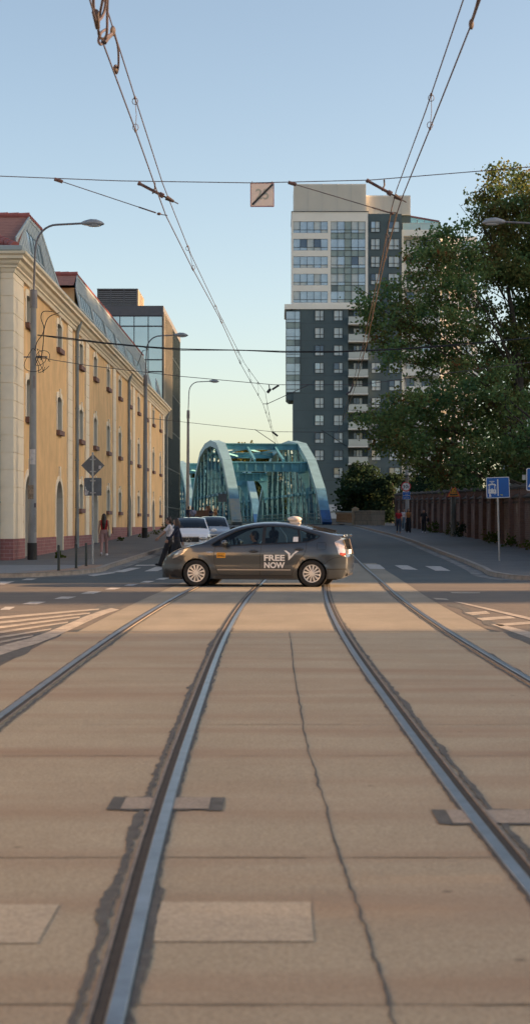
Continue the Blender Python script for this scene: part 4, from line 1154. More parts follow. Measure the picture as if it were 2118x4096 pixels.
# side glass in separate panes, pillars and trim in black
def cut(poly, x0, x1):
    o = []
    for a, b in zip(poly, poly[1:]+poly[:1]):
        ia, ib = x0 <= a[0] <= x1, x0 <= b[0] <= x1
        if ia: o.append(a)
        cr = []
        for X in (x0, x1):
            if (a[0]-X)*(b[0]-X) < 0: t = (X-a[0])/(b[0]-a[0]); cr.append((t, (X, a[1]+(b[1]-a[1])*t)))
        o += [c for _, c in sorted(cr)]
    return o
for x0, x1 in ((1.2, 1.50), (1.50, 2.47), (2.52, 3.30), (3.33, 3.9)):
    for sd in (-1, 1): car.decal('side_window', cut(DLO, x0, x1), M_SGL, -.014, (sd,))
car.line('window_trim', DLO+[DLO[0]], .028, M_BLK, .003)
car.line('pillar_trim', [(2.495, .985), (2.495, 1.392)], .075, M_BLK, .001); car.line('pillar_trim', [(3.345, 1.01), (3.285, 1.315)], .05, M_BLK, .001); car.line('pillar_trim', [(1.51, .93), (1.51, 1.10)], .05, M_BLK, .001)
# door seams, sill lines, moulding
car.line('door_seam', [(1.375, .90), (1.352, .75), (1.362, .55), (1.43, .33), (1.50, .262)], .009, M_SEAM)
car.line('door_seam', [(2.462, .975), (2.43, .70), (2.425, .262)], .009, M_SEAM)
car.line('door_seam', [(3.49, 1.02), (3.50, .90), (3.46, .76), (3.29, .57), (3.20, .40), (3.165, .262), (1.50, .262)], .009, M_SEAM)
car.line('sill_strip', [(1.38, .215), (3.20, .215)], .075, mat('sill_paint', (.04, .04, .042), .4, var=0), .004)
car.line('door_moulding', [(1.43, .392), (3.14, .392)], .034, mat('moulding_chrome', (.42, .42, .43), .3, metal=.7, var=0), .014); car.line('door_moulding', [(1.43, .416), (3.14, .416)], .016, M_BLK, .013)
car.line('bonnet_seam', [(1.24, .985), (.95, .965), (.62, .86)], .009, M_SEAM); car.line('bumper_seam', [(3.93, .52), (4.0, .60), (4.12, .66), (4.30, .69)], .009, M_SEAM); car.line('bumper_seam', [(.58, .60), (.46, .635), (.36, .62)], .009, M_SEAM)
[car.decal('front_valance', [(.17, .21), (.58, .21), (.60, .395), (.14, .41), (.11, .30)], M_BLK, .005, (q,)) for q in (-1, 1)]; car.line('bumper_groove', [(3.97, .40), (4.40, .41)], .02, M_SEAM)
# lamps
hl = [(.34, .64), (.40, .73), (.54, .838), (.75, .885), (.63, .755), (.46, .67)]
for sd in (-1, 1):
    car.decal('headlight', hl, M_LAMPG, .006, (sd,))
    t = car.decal('tail_light', [(4.13, 1.03), (4.28, 1.105), (4.345, .97), (4.40, .735), (4.33, .70), (4.24, .745)], M_TAIL, .008, (sd,))
    car.decal('red_lens', [(4.26, .745), (4.33, .708), (4.39, .735), (4.385, .775), (4.27, .785)], M_REDL, .012, (sd,), parent=t)
    m = MB(); m.quad(*[(x+.004, sd*y, z) for x, y, z in ((4.315, .69, 1.10), (4.355, .66, .95), (4.415, .62, .74), (4.415, .45, .74), (4.355, .48, .95), (4.315, .5, 1.08))]); m.build('rear_lens', M_TAIL, taxi, local=True)
m = MB(); m.quad((4.325, -.47, 1.09), (4.385, -.47, .87), (4.385, .47, .87), (4.325, .47, 1.09)); m.build('lower_rear_glass', mat('dark_hatch_glass', (.02, .022, .025), .06, var=0), taxi, local=True)
m = MB(); m.box(4.36, 4.405, -.26, .26, .75, .85); m.build('number_plate', M_WHT, taxi, local=True, smooth=0)
m = MB(); m.box(4.30, 4.405, -.5, .5, .25, .33); m.build('rear_valance', M_BLK, taxi, local=True, smooth=0)
# mirrors, handles, fuel flap
for sd in (-1, 1):
    m = MB(); m.ball((1.62, sd*.965, 1.0), (.075, .10, .075), 14, 10); m.bar((1.56, sd*.84, .94), (1.60, sd*.93, .965), .05, .04); mr = m.build('wing_mirror', M_TAXI, taxi, local=True)
    m = MB(); m.ball((1.655, sd*.968, 1.0), (.05, .082, .06), 12, 8); m.build('mirror_glass', mat('mirror_glass', (.03, .04, .045), .03, metal=.8, var=0), mr, local=True)
    for hx, hz in ((2.28, .816), (3.33, .866)):
        car.decal('handle_recess', [(hx-.11+.10*0+.11*(1-math.cos(t))*1.0, hz+.035*math.sin(t)) for t in np.linspace(0, 2*math.pi, 17)[:-1]], mat('recess_black', (.012, .012, .014), .6, var=0), .003, (sd,), .03)
        y = sd*(car.hw(hx, hz)+.022); m = MB(); m.tube([(hx-.105, y-sd*.015, hz), (hx-.07, y, hz+.003), (hx+.07, y, hz+.003), (hx+.105, y-sd*.015, hz)], [.012, .017, .017, .012], 8); m.build('door_handle', M_TAXI, taxi, local=True)
fl = [(3.745, .865), (3.76, .85), (3.925, .85), (3.945, .87), (3.945, 1.0), (3.925, 1.018), (3.765, 1.018), (3.745, 1.0), (3.745, .865)]
car.line('fuel_flap', fl, .008, M_SEAM, sides=(-1,))
# writing on the doors
def zz2(u, v): return (2.3175+.00191*u, 1.7578-.001898*v)
def zz1(u, v): return (.1206+.00191*u, 1.6429-.001898*v)
m = MB(); f = car.on(-1, .009)
for body, a, b in (('FREE', zz2(108, 612), zz2(361, 538)), ('NOW', zz2(110, 701), zz2(361, 627))):
    v, fc = fit_text(body, a[0], b[0], a[1], b[1], f, .035); m.add(v, fc)
m.build('lettering', M_WHT, taxi, local=True, smooth=0)
m = MB(); lg = [zz2(*p) for p in ((350, 487), (380, 487), (427, 522), (427, 556), (495, 491), (526, 491), (404, 608), (402, 531))]
v, fc = cdt_fill(lg, [], f); m.add(v, fc); m.build('logo_mark', M_WHT, taxi, local=True, smooth=0)
a, b = zz1(680, 517), zz1(786, 453)
pl = car.decal('licence_sticker', [a, (b[0], a[1]), b, (a[0], b[1])], mat('yellow_sticker', (.75, .36, .03), .5, var=.05), .006)
m = MB(); f = car.on(-1, .010)
v, fc = fit_text('8986', zz1(690, 0)[0], zz1(774, 0)[0], zz1(0, 509)[1], zz1(0, 478)[1], f, .015); m.add(v, fc)
v, fc = fit_text('WROC\u0141AW', zz1(690, 0)[0], zz1(776, 0)[0], zz1(0, 470)[1], zz1(0, 459)[1], f); m.add(v, fc)
m.build('licence_number', mat('brown_ink', (.10, .045, .01), .6, var=0), pl, local=True, smooth=0)
m = MB(); v, fc = fit_text('HYBRID', zz1(555, 0)[0], zz1(632, 0)[0], zz1(0, 456)[1], zz1(0, 441)[1], f, .01); m.add(v, fc)
v, fc = fit_text('E-CVT', zz1(572, 0)[0], zz1(610, 0)[0], zz1(0, 484)[1], zz1(0, 471)[1], f); m.add(v, fc); m.build('badge', M_CHR, taxi, local=True, smooth=0)
a, b = zz2(452, 380), zz2(512, 322); st = car.decal('paper_sticker', [a, (b[0], a[1]), b, (a[0], b[1])], M_WHT, -.009)
# roof sign, aerial, wiper
t = MB(); t.ball((3.10, 0, 1.555), (.17, .10, .072), 18, 12); t.box(3.0, 3.24, -.07, .07, 1.45, 1.50); ts = t.build('roof_sign', mat('ivory_plastic', (.62, .57, .52), .35, var=.04, coat=.5), taxi, local=True)
m = MB(); m.tube([(3.28, 0, 1.43), (3.40, 0, 1.60)], [.006, .003], 6); m.build('aerial', M_BLK, taxi, local=True)
m = MB(); m.bar((3.42, -.1, 1.425), (4.1, -.16, 1.262), .03, .03); m.bar((3.6, -.45, 1.36), (4.05, -.3, 1.268), .05, .03); m.bar((3.8, -.16, 1.34), (4.1, -.14, 1.27), .07, .05); m.build('wiper', M_BLK, taxi, local=True, smooth=0)
m = MB(); m.tube([(1.78+.0+.10*math.sin(a)*.35, -.37+.17*math.cos(a), .93+.17*math.sin(a)) for a in np.linspace(0, 2*math.pi, 20)], .014, 6); m.build('steering_wheel', M_BLK, taxi, local=True)
m = MB(); m.box(1.52, 1.55, -.10, .04, 1.02, 1.10); m.build('dash_screen', mat('phone_screen', (.35, .36, .40), .2, var=0), taxi, local=True, smooth=0)
car.cabin([(2.12, -.37), (2.12, .37), (3.0, -.4), (3.0, .4)])
taxi.location = (-2.686, 39.63, .004)
taxi.rotation_euler.z = R(-9.2)
# ---------------------------------------------------------------- two cars waiting behind
def waiting(name, label, prof, dlo, L, half, paint, axles, gr, hr, pos, seats, grille, yaw=0):
    c = Car(name, label, prof, L, half, axles, .315, paint, gr, hr, dlo, belt=.98, tumble=.42, nose=.22, group='cars waiting behind the taxi')
    r = c.root
    for x0, x1 in ((0, 1.95), (1.98, 2.85), (2.9, 4.4)): 
        q = cut(dlo, x0, x1)
        if len(q) > 2:
            for sd in (-1, 1): c.decal('side_window', q, M_SGL, -.012, (sd,))
    c.line('window_trim', dlo+[dlo[0]], .03, M_BLK, .003)
    m = MB()
    gz0, gz1, gw = grille
    m.box(-.03, .10, -gw, gw, gz0, gz1); g = m.build('grille', M_BLK, r, local=True, smooth=0)
    m = MB(); e = (gz0+gz1)/2; ring = [(-.045, .115*math.cos(a), e+.115*math.sin(a)) for a in np.linspace(0, 2*math.pi, 25)]
    m.tube(ring, .011, 6, cap=False)
    if seats > 1:
        for a in (90, 210, 330): m.bar((-.045, 0, e), (-.045, .11*math.cos(R(a)), e+.11*math.sin(R(a))), .022, .012, (1, 0, 0))
    m.build('emblem', M_CHR, g, local=True)
    m = MB(); m.box(-.04, -.02, -gw, gw, gz1-.02, gz1+.02); m.build('grille_bar', M_CHR, g, local=True, smooth=0)
    for sd in (-1, 1):
        c.decal('headlight', [(.10, .60), (.12, .74), (.26, .83), (.62, .88), (.50, .74), (.30, .64)], M_LAMPG, .006, (sd,))
        m = MB(); m.ball((-.0, sd*half*.66, .70), (.03, .17, .075), 12, 8); m.build('headlight', M_LAMPG, r, local=True)
        m = MB(); m.ball((1.35, sd*(half+.11), 1.05), (.07, .13, .08), 12, 8); m.bar((1.35, sd*(half-.1), 1.0), (1.35, sd*(half+.05), 1.02), .05, .04); m.build('wing_mirror', paint if seats > 1 else M_BLK, r, local=True)
    m = MB(); m.box(-.05, .0, -.26, .26, .42, .53); m.build('number_plate', M_WHT, r, local=True, smooth=0)
    m = MB(); m.box(-.025, .06, -half*.72, half*.72, .22, .36); m.build('air_intake', M_BLK, r, local=True, smooth=0)
    c.cabin([(1.95, -.37), (1.95, .37)])
    r.location = pos; r.rotation_euler.z = R(90+yaw); return c
PV = [(.06, .22), (.02, .36), (.0, .52), (.03, .70), (.12, .82), (.3, .91), (.6, .98), (.95, 1.045), (1.15, 1.14), (1.45, 1.34), (1.75, 1.49), (2.1, 1.575), (2.6, 1.605), (3.2, 1.585), (3.7, 1.50), (4.05, 1.34), (4.22, 1.05), (4.3, .80), (4.3, .45), (4.22, .22)]
DV = [(1.28, 1.02), (1.55, 1.20), (1.95, 1.42), (2.3, 1.50), (3.2, 1.49), (3.7, 1.40), (3.9, 1.22), (3.8, 1.06), (2.5, 1.0)]
yw = 70.0; wc = waiting('white_car', 'white car with a star emblem on its grille, waiting behind the two people crossing', PV, DV, 4.3, .89, paint_mat('pearl_white_paint', (.80, .80, .82), .0, .3), (.8, 3.45), (8, 11), (14, 16), (-3.72, 69.5, gz(70)+.005), 2, (.56, .76, .42), 1.0)
PS = [(x, z*1.0-.0) for x, z in PV]
ys_ = 75.5; sc = waiting('silver_car', 'silver grey car queued behind the white one, only its roof and windscreen showing', PS, DV, 4.3, .87, paint_mat('silver_grey_paint', (.30, .32, .35), .4, .3), (.8, 3.45), (8, 11), (14, 16), (-3.02, 75.6, gz(76)+.005), 1, (.6, .75, .3), 1.0)
# ================================================================ people
M_SKIN = mat('skin', (.36, .20, .135), .55, var=.08, scale=9)
M_EYE = mat('eye_dark', (.02, .015, .012), .3, var=0); M_LIP = mat('lips', (.26, .09, .075), .5, var=0)
HAIR = {'black': mat('black_hair', (.012, .009, .008), .5, var=.3, scale=20, bump=.6, bscale=90), 'brown': mat('brown_hair', (.035, .018, .012), .5, var=.3, scale=20, bump=.6, bscale=90), 'blond': mat('blond_hair', (.30, .15, .06), .5, var=.3, scale=20, bump=.5, bscale=90)}
def cloth(n, c): return mat('cloth_'+n, c, .9, var=.14, scale=7, bump=.3, bscale=25)
C_ = {'red': (.30, .012, .018), 'mauve': (.30, .185, .18), 'white': (.50, .49, .53), 'black': (.014, .015, .02), 'navy': (.016, .022, .045), 'denim': (.035, .05, .085), 'light_denim': (.15, .21, .27), 'ochre': (.27, .105, .025), 'blue': (.24, .27, .40), 'pink': (.42, .25, .25), 'cream': (.45, .42, .34), 'tan': (.30, .15, .07), 'grey': (.1, .1, .105)}

def remesh(mb, voxel, it=4):
    me = bpy.data.meshes.new('t'); me.from_pydata(mb.v, [], mb.f); o = bpy.data.objects.new('t', me); COL.objects.link(o)
    r = o.modifiers.new('r', 'REMESH'); r.mode = 'VOXEL'; r.voxel_size = voxel
    s = o.modifiers.new('s', 'SMOOTH'); s.iterations = it; s.factor = .5
    bpy.context.view_layer.update()
    m2 = bpy.data.meshes.new_from_object(o.evaluated_get(bpy.context.evaluated_depsgraph_get()))
    out = MB(); out.add([tuple(v.co) for v in m2.vertices], [tuple(p.vertices) for p in m2.polygons])
    bpy.data.objects.remove(o); bpy.data.meshes.remove(me); bpy.data.meshes.remove(m2); return out

def limb(mb, pts, rs, n=10):
    for p, r in zip(pts, rs): mb.ball(p, r, n, 7)
    for a, b, ra, rb in zip(pts[:-1], pts[1:], rs[:-1], rs[1:]): mb.tube([a, b], [ra, rb], n)

def hand(mb, wrist, d, side, palm_in):
    """palm and five separate curled fingers; d = forearm direction, palm_in = direction the palm faces"""
    d = d.normalized(); q = (palm_in - d*palm_in.dot(d)).normalized(); w = d.cross(q)
    rot = Matrix((w, d, q)).transposed()
    c = wrist+d*.048; mb.ball(c, (.040, .052, .016), 10, 6, rot)
    for k, (o, L) in enumerate(((-.030, .066), (-.010, .074), (.010, .070), (.029, .055))):
        a = c+w*o+d*.043; b = a+d*L*.45+q*.010; e = b+d*L*.30+q*.022; f = e+q*.022+d*.006
        limb(mb, [a, b, e, f], [.0092, .0088, .008, .007], 6)
    th = c+w*(-.034*side)+d*.002; t2 = th+w*(-.022*side)+d*.028+q*.010; t3 = t2+d*.026+q*.012
    limb(mb, [th, t2, t3], [.012, .010, .008], 6)

def person(label, loc, rz, h=1.68, legs=((18, 8), (-16, 22)), arms=((-14, 12, 8), (16, 18, 8)), top='red', sleeve='none', crop=False, bottom='black', fit='tight', shoes='white', hair='black', style='long', lean=0, head=(0, 0), sit=False, group=None, vox=.016, female=True, sock=False, extra=None):
    k = h/1.70; V = Vector
    hip = .90; J = {}
    for i, sd in enumerate((-1, 1)):
        a, kb = R(legs[i][0]), R(legs[i][1]); H = V((sd*.085, 0, hip)); Kn = H+V((sd*.01, math.sin(a), -math.cos(a)))*.42; b = a-kb
        A = Kn+V((0, math.sin(b), -math.cos(b)))*.405; ft = b*.75 if not sit else 0
        T = A+V((sd*.015, math.cos(ft)*.135, -.055+math.sin(ft)*.135)); He = A+V((0, -math.cos(ft)*.045, -.058-math.sin(ft)*.045))
        J[sd] = (H, Kn, A, He, T)
    dz = -min(min(J[s][3].z-.022, J[s][4].z-.022) for s in (-1, 1)) if not sit else 0
    up = V((0, math.sin(R(lean)), math.cos(R(lean)))); base = V((0, 0, hip+.02))
    def sp(t, y=0, x=0): return base+up*t+V((x, y*math.cos(R(lean)), -y*math.sin(R(lean))))
    pel, wst, chs, nb = sp(.02), sp(.17), sp(.35), sp(.50, -.01)
    hc = sp(.655, .03); sw = .165 if female else .185
    SH = {s: sp(.455, -.012, s*sw) for s in (-1, 1)}; AR = {}
    for i, sd in enumerate((-1, 1)):
        s_, e_, ab = [R(v) for v in arms[i]]
        d1 = V((sd*math.sin(ab), math.sin(s_)*math.cos(ab), -math.cos(s_)*math.cos(ab))); El = SH[sd]+d1*.275
        d2 = V((sd*math.sin(ab)*.3, math.sin(s_+e_), -math.cos(s_+e_))).normalized(); Wr = El+d2*.235
        AR[sd] = (SH[sd], El, Wr, d2)
    Z = V((0, 0, dz))
    def sc(m):
        m.v = [((p[0])*k, (p[1])*k, (p[2]+dz)*k) for p in m.v]; return m
    def torso(m, g=0.0, z0=0.0, z1=1.0):
        segs = [(pel, (.150, .098, .105)), (sp(.09), (.142, .094, .09)), (wst, (.118 if female else .132, .085, .09)), (sp(.26), (.128 if female else .145, .09, .09)), (chs, (.145 if female else .160, .098, .10)), (sp(.43, -.005), (.150 if female else .175, .082, .065))]
        for p, r in segs:
            t = (p-base).dot(up)/.5
            if z0 <= t <= z1: m.ball(p, tuple(v+g for v in r), 16, 10)
    b = MB(); torso(b); limb(b, [nb, sp(.57, .005)], [.055, .05])
    for s in (-1, 1):
        H, Kn, A, He, T = J[s]; limb(b, [H, H.lerp(Kn, .5), Kn, Kn.lerp(A, .35), A], [.088, .070, .052, .052, .036])
        limb(b, [A, He, T], [.036, .03, .028]); S, El, Wr, d2 = AR[s]; limb(b, [S, S.lerp(El, .5), El, El.lerp(Wr, .4), Wr], [.050, .043, .036, .034, .023])
    hr = Matrix.Rotation(R(head[0]), 3, 'Z') @ Matrix.Rotation(R(-head[1]), 3, 'X')
    def hp(x, y, z): return hc+hr @ V((x, y, z))
    b.ball(hc, (.074, .092, .105), 18, 12, hr); b.ball(hp(0, .028, -.065), (.052, .058, .055), 12, 8, hr); limb(b, [hp(0, .088, .012), hp(0, .106, -.022)], [.010, .014], 8)
    for s in (-1, 1): b.ball(hp(s*.075, -.008, -.005), (.012, .022, .033), 8, 6, hr)
    b.ball(hp(0, .078, -.088), (.024, .016, .014), 8, 6, hr)
    b = remesh(b, vox*.8, 2)
    for s in (-1, 1):
        S, El, Wr, d2 = AR[s]; hand(b, Wr-d2*.005, d2, s, V((-s, 0, .1)))
    b.cur = 1
    for s in (-1, 1): b.ball(hp(s*.029, .083, .010), (.012, .006, .006), 8, 5, hr); b.tube([hp(s*.045, .080, .030), hp(s*.014, .090, .033)], .004, 5)
    b.cur = 2; b.ball(hp(0, .093, -.052), (.022, .007, .007), 8, 5, hr)
    body = sc(b).build('person', [M_SKIN, M_EYE, M_LIP], None, local=True, smooth=60)
    tag(body, label, 'person', group)
    def piece(nm, m, col, vx=vox, it=3): return sc(remesh(m, vx, it)).build(nm, col, body, local=True, smooth=60)
    m = MB(); torso(m, .013, .30 if crop else .02, 1.0); limb(m, [SH[-1]+V((.045, 0, .02)), nb+V((0, 0, -.02)), SH[1]+V((-.045, 0, .02))], [.045, .06, .045])
    if sleeve != 'none':
        for s in (-1, 1):
            S, El, Wr, _ = AR[s]
            if sleeve == 'short': limb(m, [S, S.lerp(El, .62)], [.062, .056])
            else: limb(m, [S, S.lerp(El, .5), El, Wr], [.060, .053, .046, .034])
    shirt = piece('shirt', m, cloth(top, C_[top]))
    m = MB(); torso(m, .014, 0, .33 if crop else .20)
    for s in (-1, 1):
        H, Kn, A, He, T = J[s]; end = A+V((0, 0, .02))
        rr = [.098, .084, .064, .064, .050] if fit == 'tight' else [.104, .100, .088, .085, .082]
        limb(m, [H, H.lerp(Kn, .5), Kn, Kn.lerp(end, .4), end], rr)
    piece('trousers', m, cloth(bottom, C_[bottom]))
    for s in (-1, 1):
        m = MB(); H, Kn, A, He, T = J[s]; limb(m, [A+V((0, 0, -.02)), He+V((0, 0, .008)), T+V((0, 0, .004))], [.044, .042, .040]); m.ball(T+V((0, .02, 0)), (.042, .05, .03), 10, 6)
        piece('shoe', m, cloth(shoes+'_shoe', C_[shoes]), .012, 2)
    m = MB(); m.ball(hp(0, -.016, .024), (.086, .100, .100), 16, 10, hr); m.ball(hp(0, -.05, -.03), (.078, .066, .085), 12, 8, hr)
    if style == 'long':
        limb(m, [hp(0, -.07, -.03), hp(0, -.10, -.16), sp(.40, -.115), sp(.20, -.125)], [.085, .092, .085, .05])
        for s in (-1, 1): limb(m, [hp(s*.066, -.01, .02), hp(s*.078, -.02, -.10), sp(.42, -.03, s*.085)], [.03, .034, .03])
    elif style == 'mid':
        limb(m, [hp(0, -.06, -.03), hp(0, -.075, -.13), hp(0, -.085, -.21)], [.085, .085, .06])
        for s in (-1, 1): limb(m, [hp(s*.064, 0, .03), hp(s*.074, -.01, -.09), hp(s*.07, -.03, -.17)], [.032, .033, .03])
    elif style == 'bun': m.ball(hp(0, -.05, .125), (.035, .035, .035), 10, 8)
    # keep the face free
    hm = remesh(m, .014, 2)
    inv = hr.inverted()
    nv = []
    for p in hm.v:
        q = inv @ (V(p)-hc)
        if q.y > .045 and q.z < .062 and abs(q.x) < .07: q.y = .035 if q.z > -.02 else .02; p = tuple(hc+hr @ q)
        nv.append(p)
    hm.v = nv; sc(hm).build('hair', HAIR[hair], body, local=True, smooth=60)
    if extra == 'tote':
        s = 1; m = MB(); c = SH[s]+V((.05, .02, -.46)); m.ball(c, (.055, .15, .18), 12, 8); m = remesh(m, .02, 2); m.tube([c+V((0, .07, .14)), SH[s]+V((.02, .02, .06)), SH[s]+V((0, -.05, .055)), c+V((0, -.08, .14))], .013, 6); sc(m).build('tote_bag', cloth('canvas', C_['cream']), body, local=True, smooth=60)
    if extra == 'bag':
        m = MB(); c = SH[-1]+V((-.12, .03, -.42)); m.ball(c, (.10, .16, .15), 12, 8); m = remesh(m, .02, 2); m.tube([c+V((0, .1, .1)), SH[-1]+V((-.01, 0, .05)), c+V((0, -.1, .1))], .014, 6); sc(m).build('shoulder_bag', cloth('bag_black', C_['black']), body, local=True, smooth=60)
    if extra == 'strap':
        m = MB(); m.tube([SH[-1]+V((.03, .09, .03)), sp(.30, .115, 0), sp(.10, .11, .13)], .015, 6); m.tube([SH[-1]+V((.03, -.07, .05)), sp(.30, -.115, 0), sp(.10, -.10, .13)], .015, 6); sc(m).build('bag_strap', cloth('navy_strap', C_['navy']), body, local=True, smooth=60)
    body.location = loc; body.rotation_euler.z = R(rz)
    return body
def stand(x, y, h=.0):
    X, Y = onground(x, y, h); return (X, Y, gz(Y)+h)
person('woman walking away on the left pavement, long black hair, red top and cream tote', stand(262, 1398, .12), 2, 1.67, legs=((-16, 14), (15, 3)), arms=((-9, 8, 7), (4, 40, 6)), top='red', crop=False, bottom='mauve', hair='black', style='long', extra='tote', vox=.014)
person('person crossing in a white short-sleeved shirt and black trousers, dark hair tied up', (-3.66, 56.1, gz(56)+.009), 88, 1.70, legs=((21, 2), (-17, 18)), arms=((38, 12, 8), (-22, 10, 6)), top='white', sleeve='short', bottom='black', fit='loose', shoes='black', hair='brown', style='bun', lean=0, vox=.014, female=False)
person('woman crossing in a black long-sleeved crop top and black trousers, nearer the car', (-3.36, 55.3, gz(55.3)+.009), 92, 1.66, legs=((20, 4), (-18, 20)), arms=((30, 14, 8), (-22, 8, 10)), top='navy', sleeve='long', crop=True, bottom='black', fit='loose', shoes='black', hair='brown', style='mid', lean=0, vox=.014)
person('pedestrian in a red T-shirt and dark jeans, first of the four by the brick wall', stand(1001.4, 1341, .12), 178, 1.68, arms=((10, 10, 12), (-10, 12, 12)), top='red', sleeve='short', bottom='denim', shoes='tan', hair='brown', style='bun', vox=.02, group='pedestrians by the brick wall')
person('pedestrian in a white top and light blue jeans, half behind the one in ochre', stand(1015, 1334, .12), 176, 1.68, arms=((20, 60, 8), (-8, 10, 8)), top='white', sleeve='short', bottom='light_denim', fit='loose', shoes='white', hair='brown', style='long', vox=.02, group='pedestrians by the brick wall')
person('pedestrian in an ochre crop top and wide black trousers', stand(1026, 1340, .12), 182, 1.70, legs=((10, 3), (-8, 10)), top='ochre', crop=True, bottom='black', fit='loose', shoes='black', hair='brown', style='mid', vox=.02, group='pedestrians by the brick wall')
person('pedestrian all in black with a shoulder bag and white shoes, closest to the brick wall', stand(1065, 1341, .12), 175, 1.66, legs=((16, 4), (-14, 22)), arms=((20, 75, 6), (-12, 20, 14)), top='black', sleeve='short', bottom='black', shoes='white', hair='black', style='long', extra='bag', vox=.02, group='pedestrians by the brick wall')
G = 'people gathered by the bridge'
person('man in a light blue shirt with a dark strap, beside the slim lamp post', (-6.85, 134, gz(134)+.12), 10, 1.76, legs=((2, 2), (-2, 2)), arms=((6, 20, 10), (-4, 8, 10)), top='blue', sleeve='short', bottom='denim', shoes='black', hair='brown', style='bun', extra='strap', vox=.022, female=False, group=G)
person('person in a black shirt behind the wooden counter at the bridge', (-6.45, 141, gz(141)+.12), 160, 1.74, legs=((2, 2), (-2, 2)), top='black', sleeve='short', bottom='black', hair='brown', style='none', vox=.025, female=False, group=G)
person('person in a pink shirt standing at the wooden counter', (-6.05, 142, gz(142)+.12), 150, 1.84, legs=((2, 2), (-2, 2)), top='pink', sleeve='short', bottom='denim', hair='blond', style='none', vox=.025, female=False, group=G)
person('dark-haired person in dark clothes between the pink shirt and the blond woman', (-5.75, 141, gz(141)+.12), 30, 1.72, legs=((2, 2), (-2, 2)), top='navy', sleeve='long', bottom='black', hair='black', style='mid', vox=.025, group=G)
person('blond woman in a tan top at the end of the group by the bridge', (-5.3, 140, gz(140)+.12), 60, 1.66, legs=((2, 2), (-2, 2)), arms=((30, 70, 8), (10, 20, 8)), top='tan', sleeve='none', bottom='cream', hair='blond', style='long', vox=.025, group=G)
person('person half hidden behind the lamp post nearest the bridge', (-7.35, 137, gz(137)+.12), 20, 1.82, legs=((2, 2), (-2, 2)), top='navy', sleeve='long', bottom='denim', hair='black', style='none', vox=.025, female=False, group=G)
# seated people in the cars
def seated(label, car_root, lx, ly, top, hair='black', style='none', arms=((62, 22, 4), (58, 26, 4)), z=-.48):
    o = person(label, (0, 0, 0), 0, 1.72, legs=((97, 48), (97, 48)), arms=arms, top=top, sleeve='short', bottom='denim', shoes='black', hair=hair, style=style, sit=True, lean=-6, vox=.02, female=False)
    a = car_root.rotation_euler.z; c, s = math.cos(a), math.sin(a)
    o.location = (car_root.location.x+lx*c-ly*s, car_root.location.y+lx*s+ly*c, car_root.location.z+z); o.rotation_euler.z = a+math.pi/2; return o
seated('taxi driver in a dark T-shirt with one arm stretched to the steering wheel', taxi, 2.17, -.37, 'navy', z=-.43)
seated('driver seen dimly behind the windscreen of the white car', wc.root, 2.12, -.37, 'grey', 'brown')
seated('front passenger with light hair seen dimly behind the windscreen of the white car', wc.root, 2.12, .37, 'cream', 'blond', 'mid', arms=((30, 60, 4), (30, 60, 4)))
seated('driver seen dimly behind the windscreen of the silver car', sc.root, 2.12, -.37, 'grey')
# ================================================================ brick wall on the right
M_WALLB = brick_mat('old_red_brick', (.095, .055, .045), (.135, .08, .065), (.15, .13, .115), 'yz', .27, .085, .010, dirt=(.30, .26, .25), dirt_scale=.9, dirt_lo=.54, dirt_hi=.63)
M_PIER = brick_mat('pier_brick', (.105, .058, .048), (.14, .08, .065), (.10, .08, .07), 'xy+z', .27, .085, .010)
M_COP = mat('mossy_coping', (.045, .042, .038), .9, var=.4, scale=3)
bw = thing('brick_wall', 'long weathered red brick wall with capped piers and chalky graffiti along the right pavement', 'wall', (11.2, 100, gz(100)))
WX = hermite([(44, 11.0), (60, 11.1), (80, 11.3), (100, 11.5), (125, 11.25), (150, 10.8), (153, 10.7)])
py = [153-3.95*i for i in range(28)]
m = MB(); c = MB(); 
for y0, y1 in zip(py[1:], py[:-1]):
    ya, yb_ = y0, y1; z = gz((ya+yb_)/2)+.1
    xa, xb = WX(ya), WX(yb_)
    f0, f1 = Vector((xa+.16, ya, 0)), Vector((xb+.16, yb_, 0))
    m.add([(f0.x, ya, z-.4), (f1.x, yb_, z-.4), (f1.x, yb_, z+2.35), (f0.x, ya, z+2.35), (f0.x+.4, ya, z-.4), (f1.x+.4, yb_, z-.4), (f1.x+.4, yb_, z+2.35), (f0.x+.4, ya, z+2.35)], [(0,1,2,3),(4,7,6,5),(3,2,6,7),(0,3,7,4),(1,5,6,2)])
    c.prism([(-.12, 2.35), (.55, 2.35), (.55, 2.42), (.22, 2.62), (-.12, 2.42)], lambda u, w, d: (WX(d)+.16+u, d, z+w), ya+.2, yb_-.2)
    c.prism([(-.06, 2.1), (0, 2.1), (0, 2.2), (-.06, 2.2)], lambda u, w, d: (WX(d)+.16+u, d, z+w), ya+.2, yb_-.2)
m.build('wall_panel', M_WALLB, bw, smooth=0); c.build('coping', M_COP, bw, smooth=0)
for y in py:
    z = gz(y)+.1; x = WX(y); p = MB(); p.box(x-.06, x+.62, y-.25, y+.25, z-.4, z+2.78); p.box(x-.10, x+.66, y-.29, y+.29, z+2.52, z+2.60); pr = p.build('pier', M_PIER, bw, smooth=0)
    p = MB(); p.box(x-.15, x+.71, y-.34, y+.34, z+2.78, z+2.88)
    b = len(p.v); p.v += [(x-.12, y-.31, z+2.88), (x+.68, y-.31, z+2.88), (x+.68, y+.31, z+2.88), (x-.12, y+.31, z+2.88), (x+.28, y, z+3.08)]
    for f in ((0,1,4),(1,2,4),(2,3,4),(3,0,4)): p.f.append(tuple(b+i for i in f)); p.m.append(0)
    p.build('pier_cap', M_COP, pr, smooth=0)
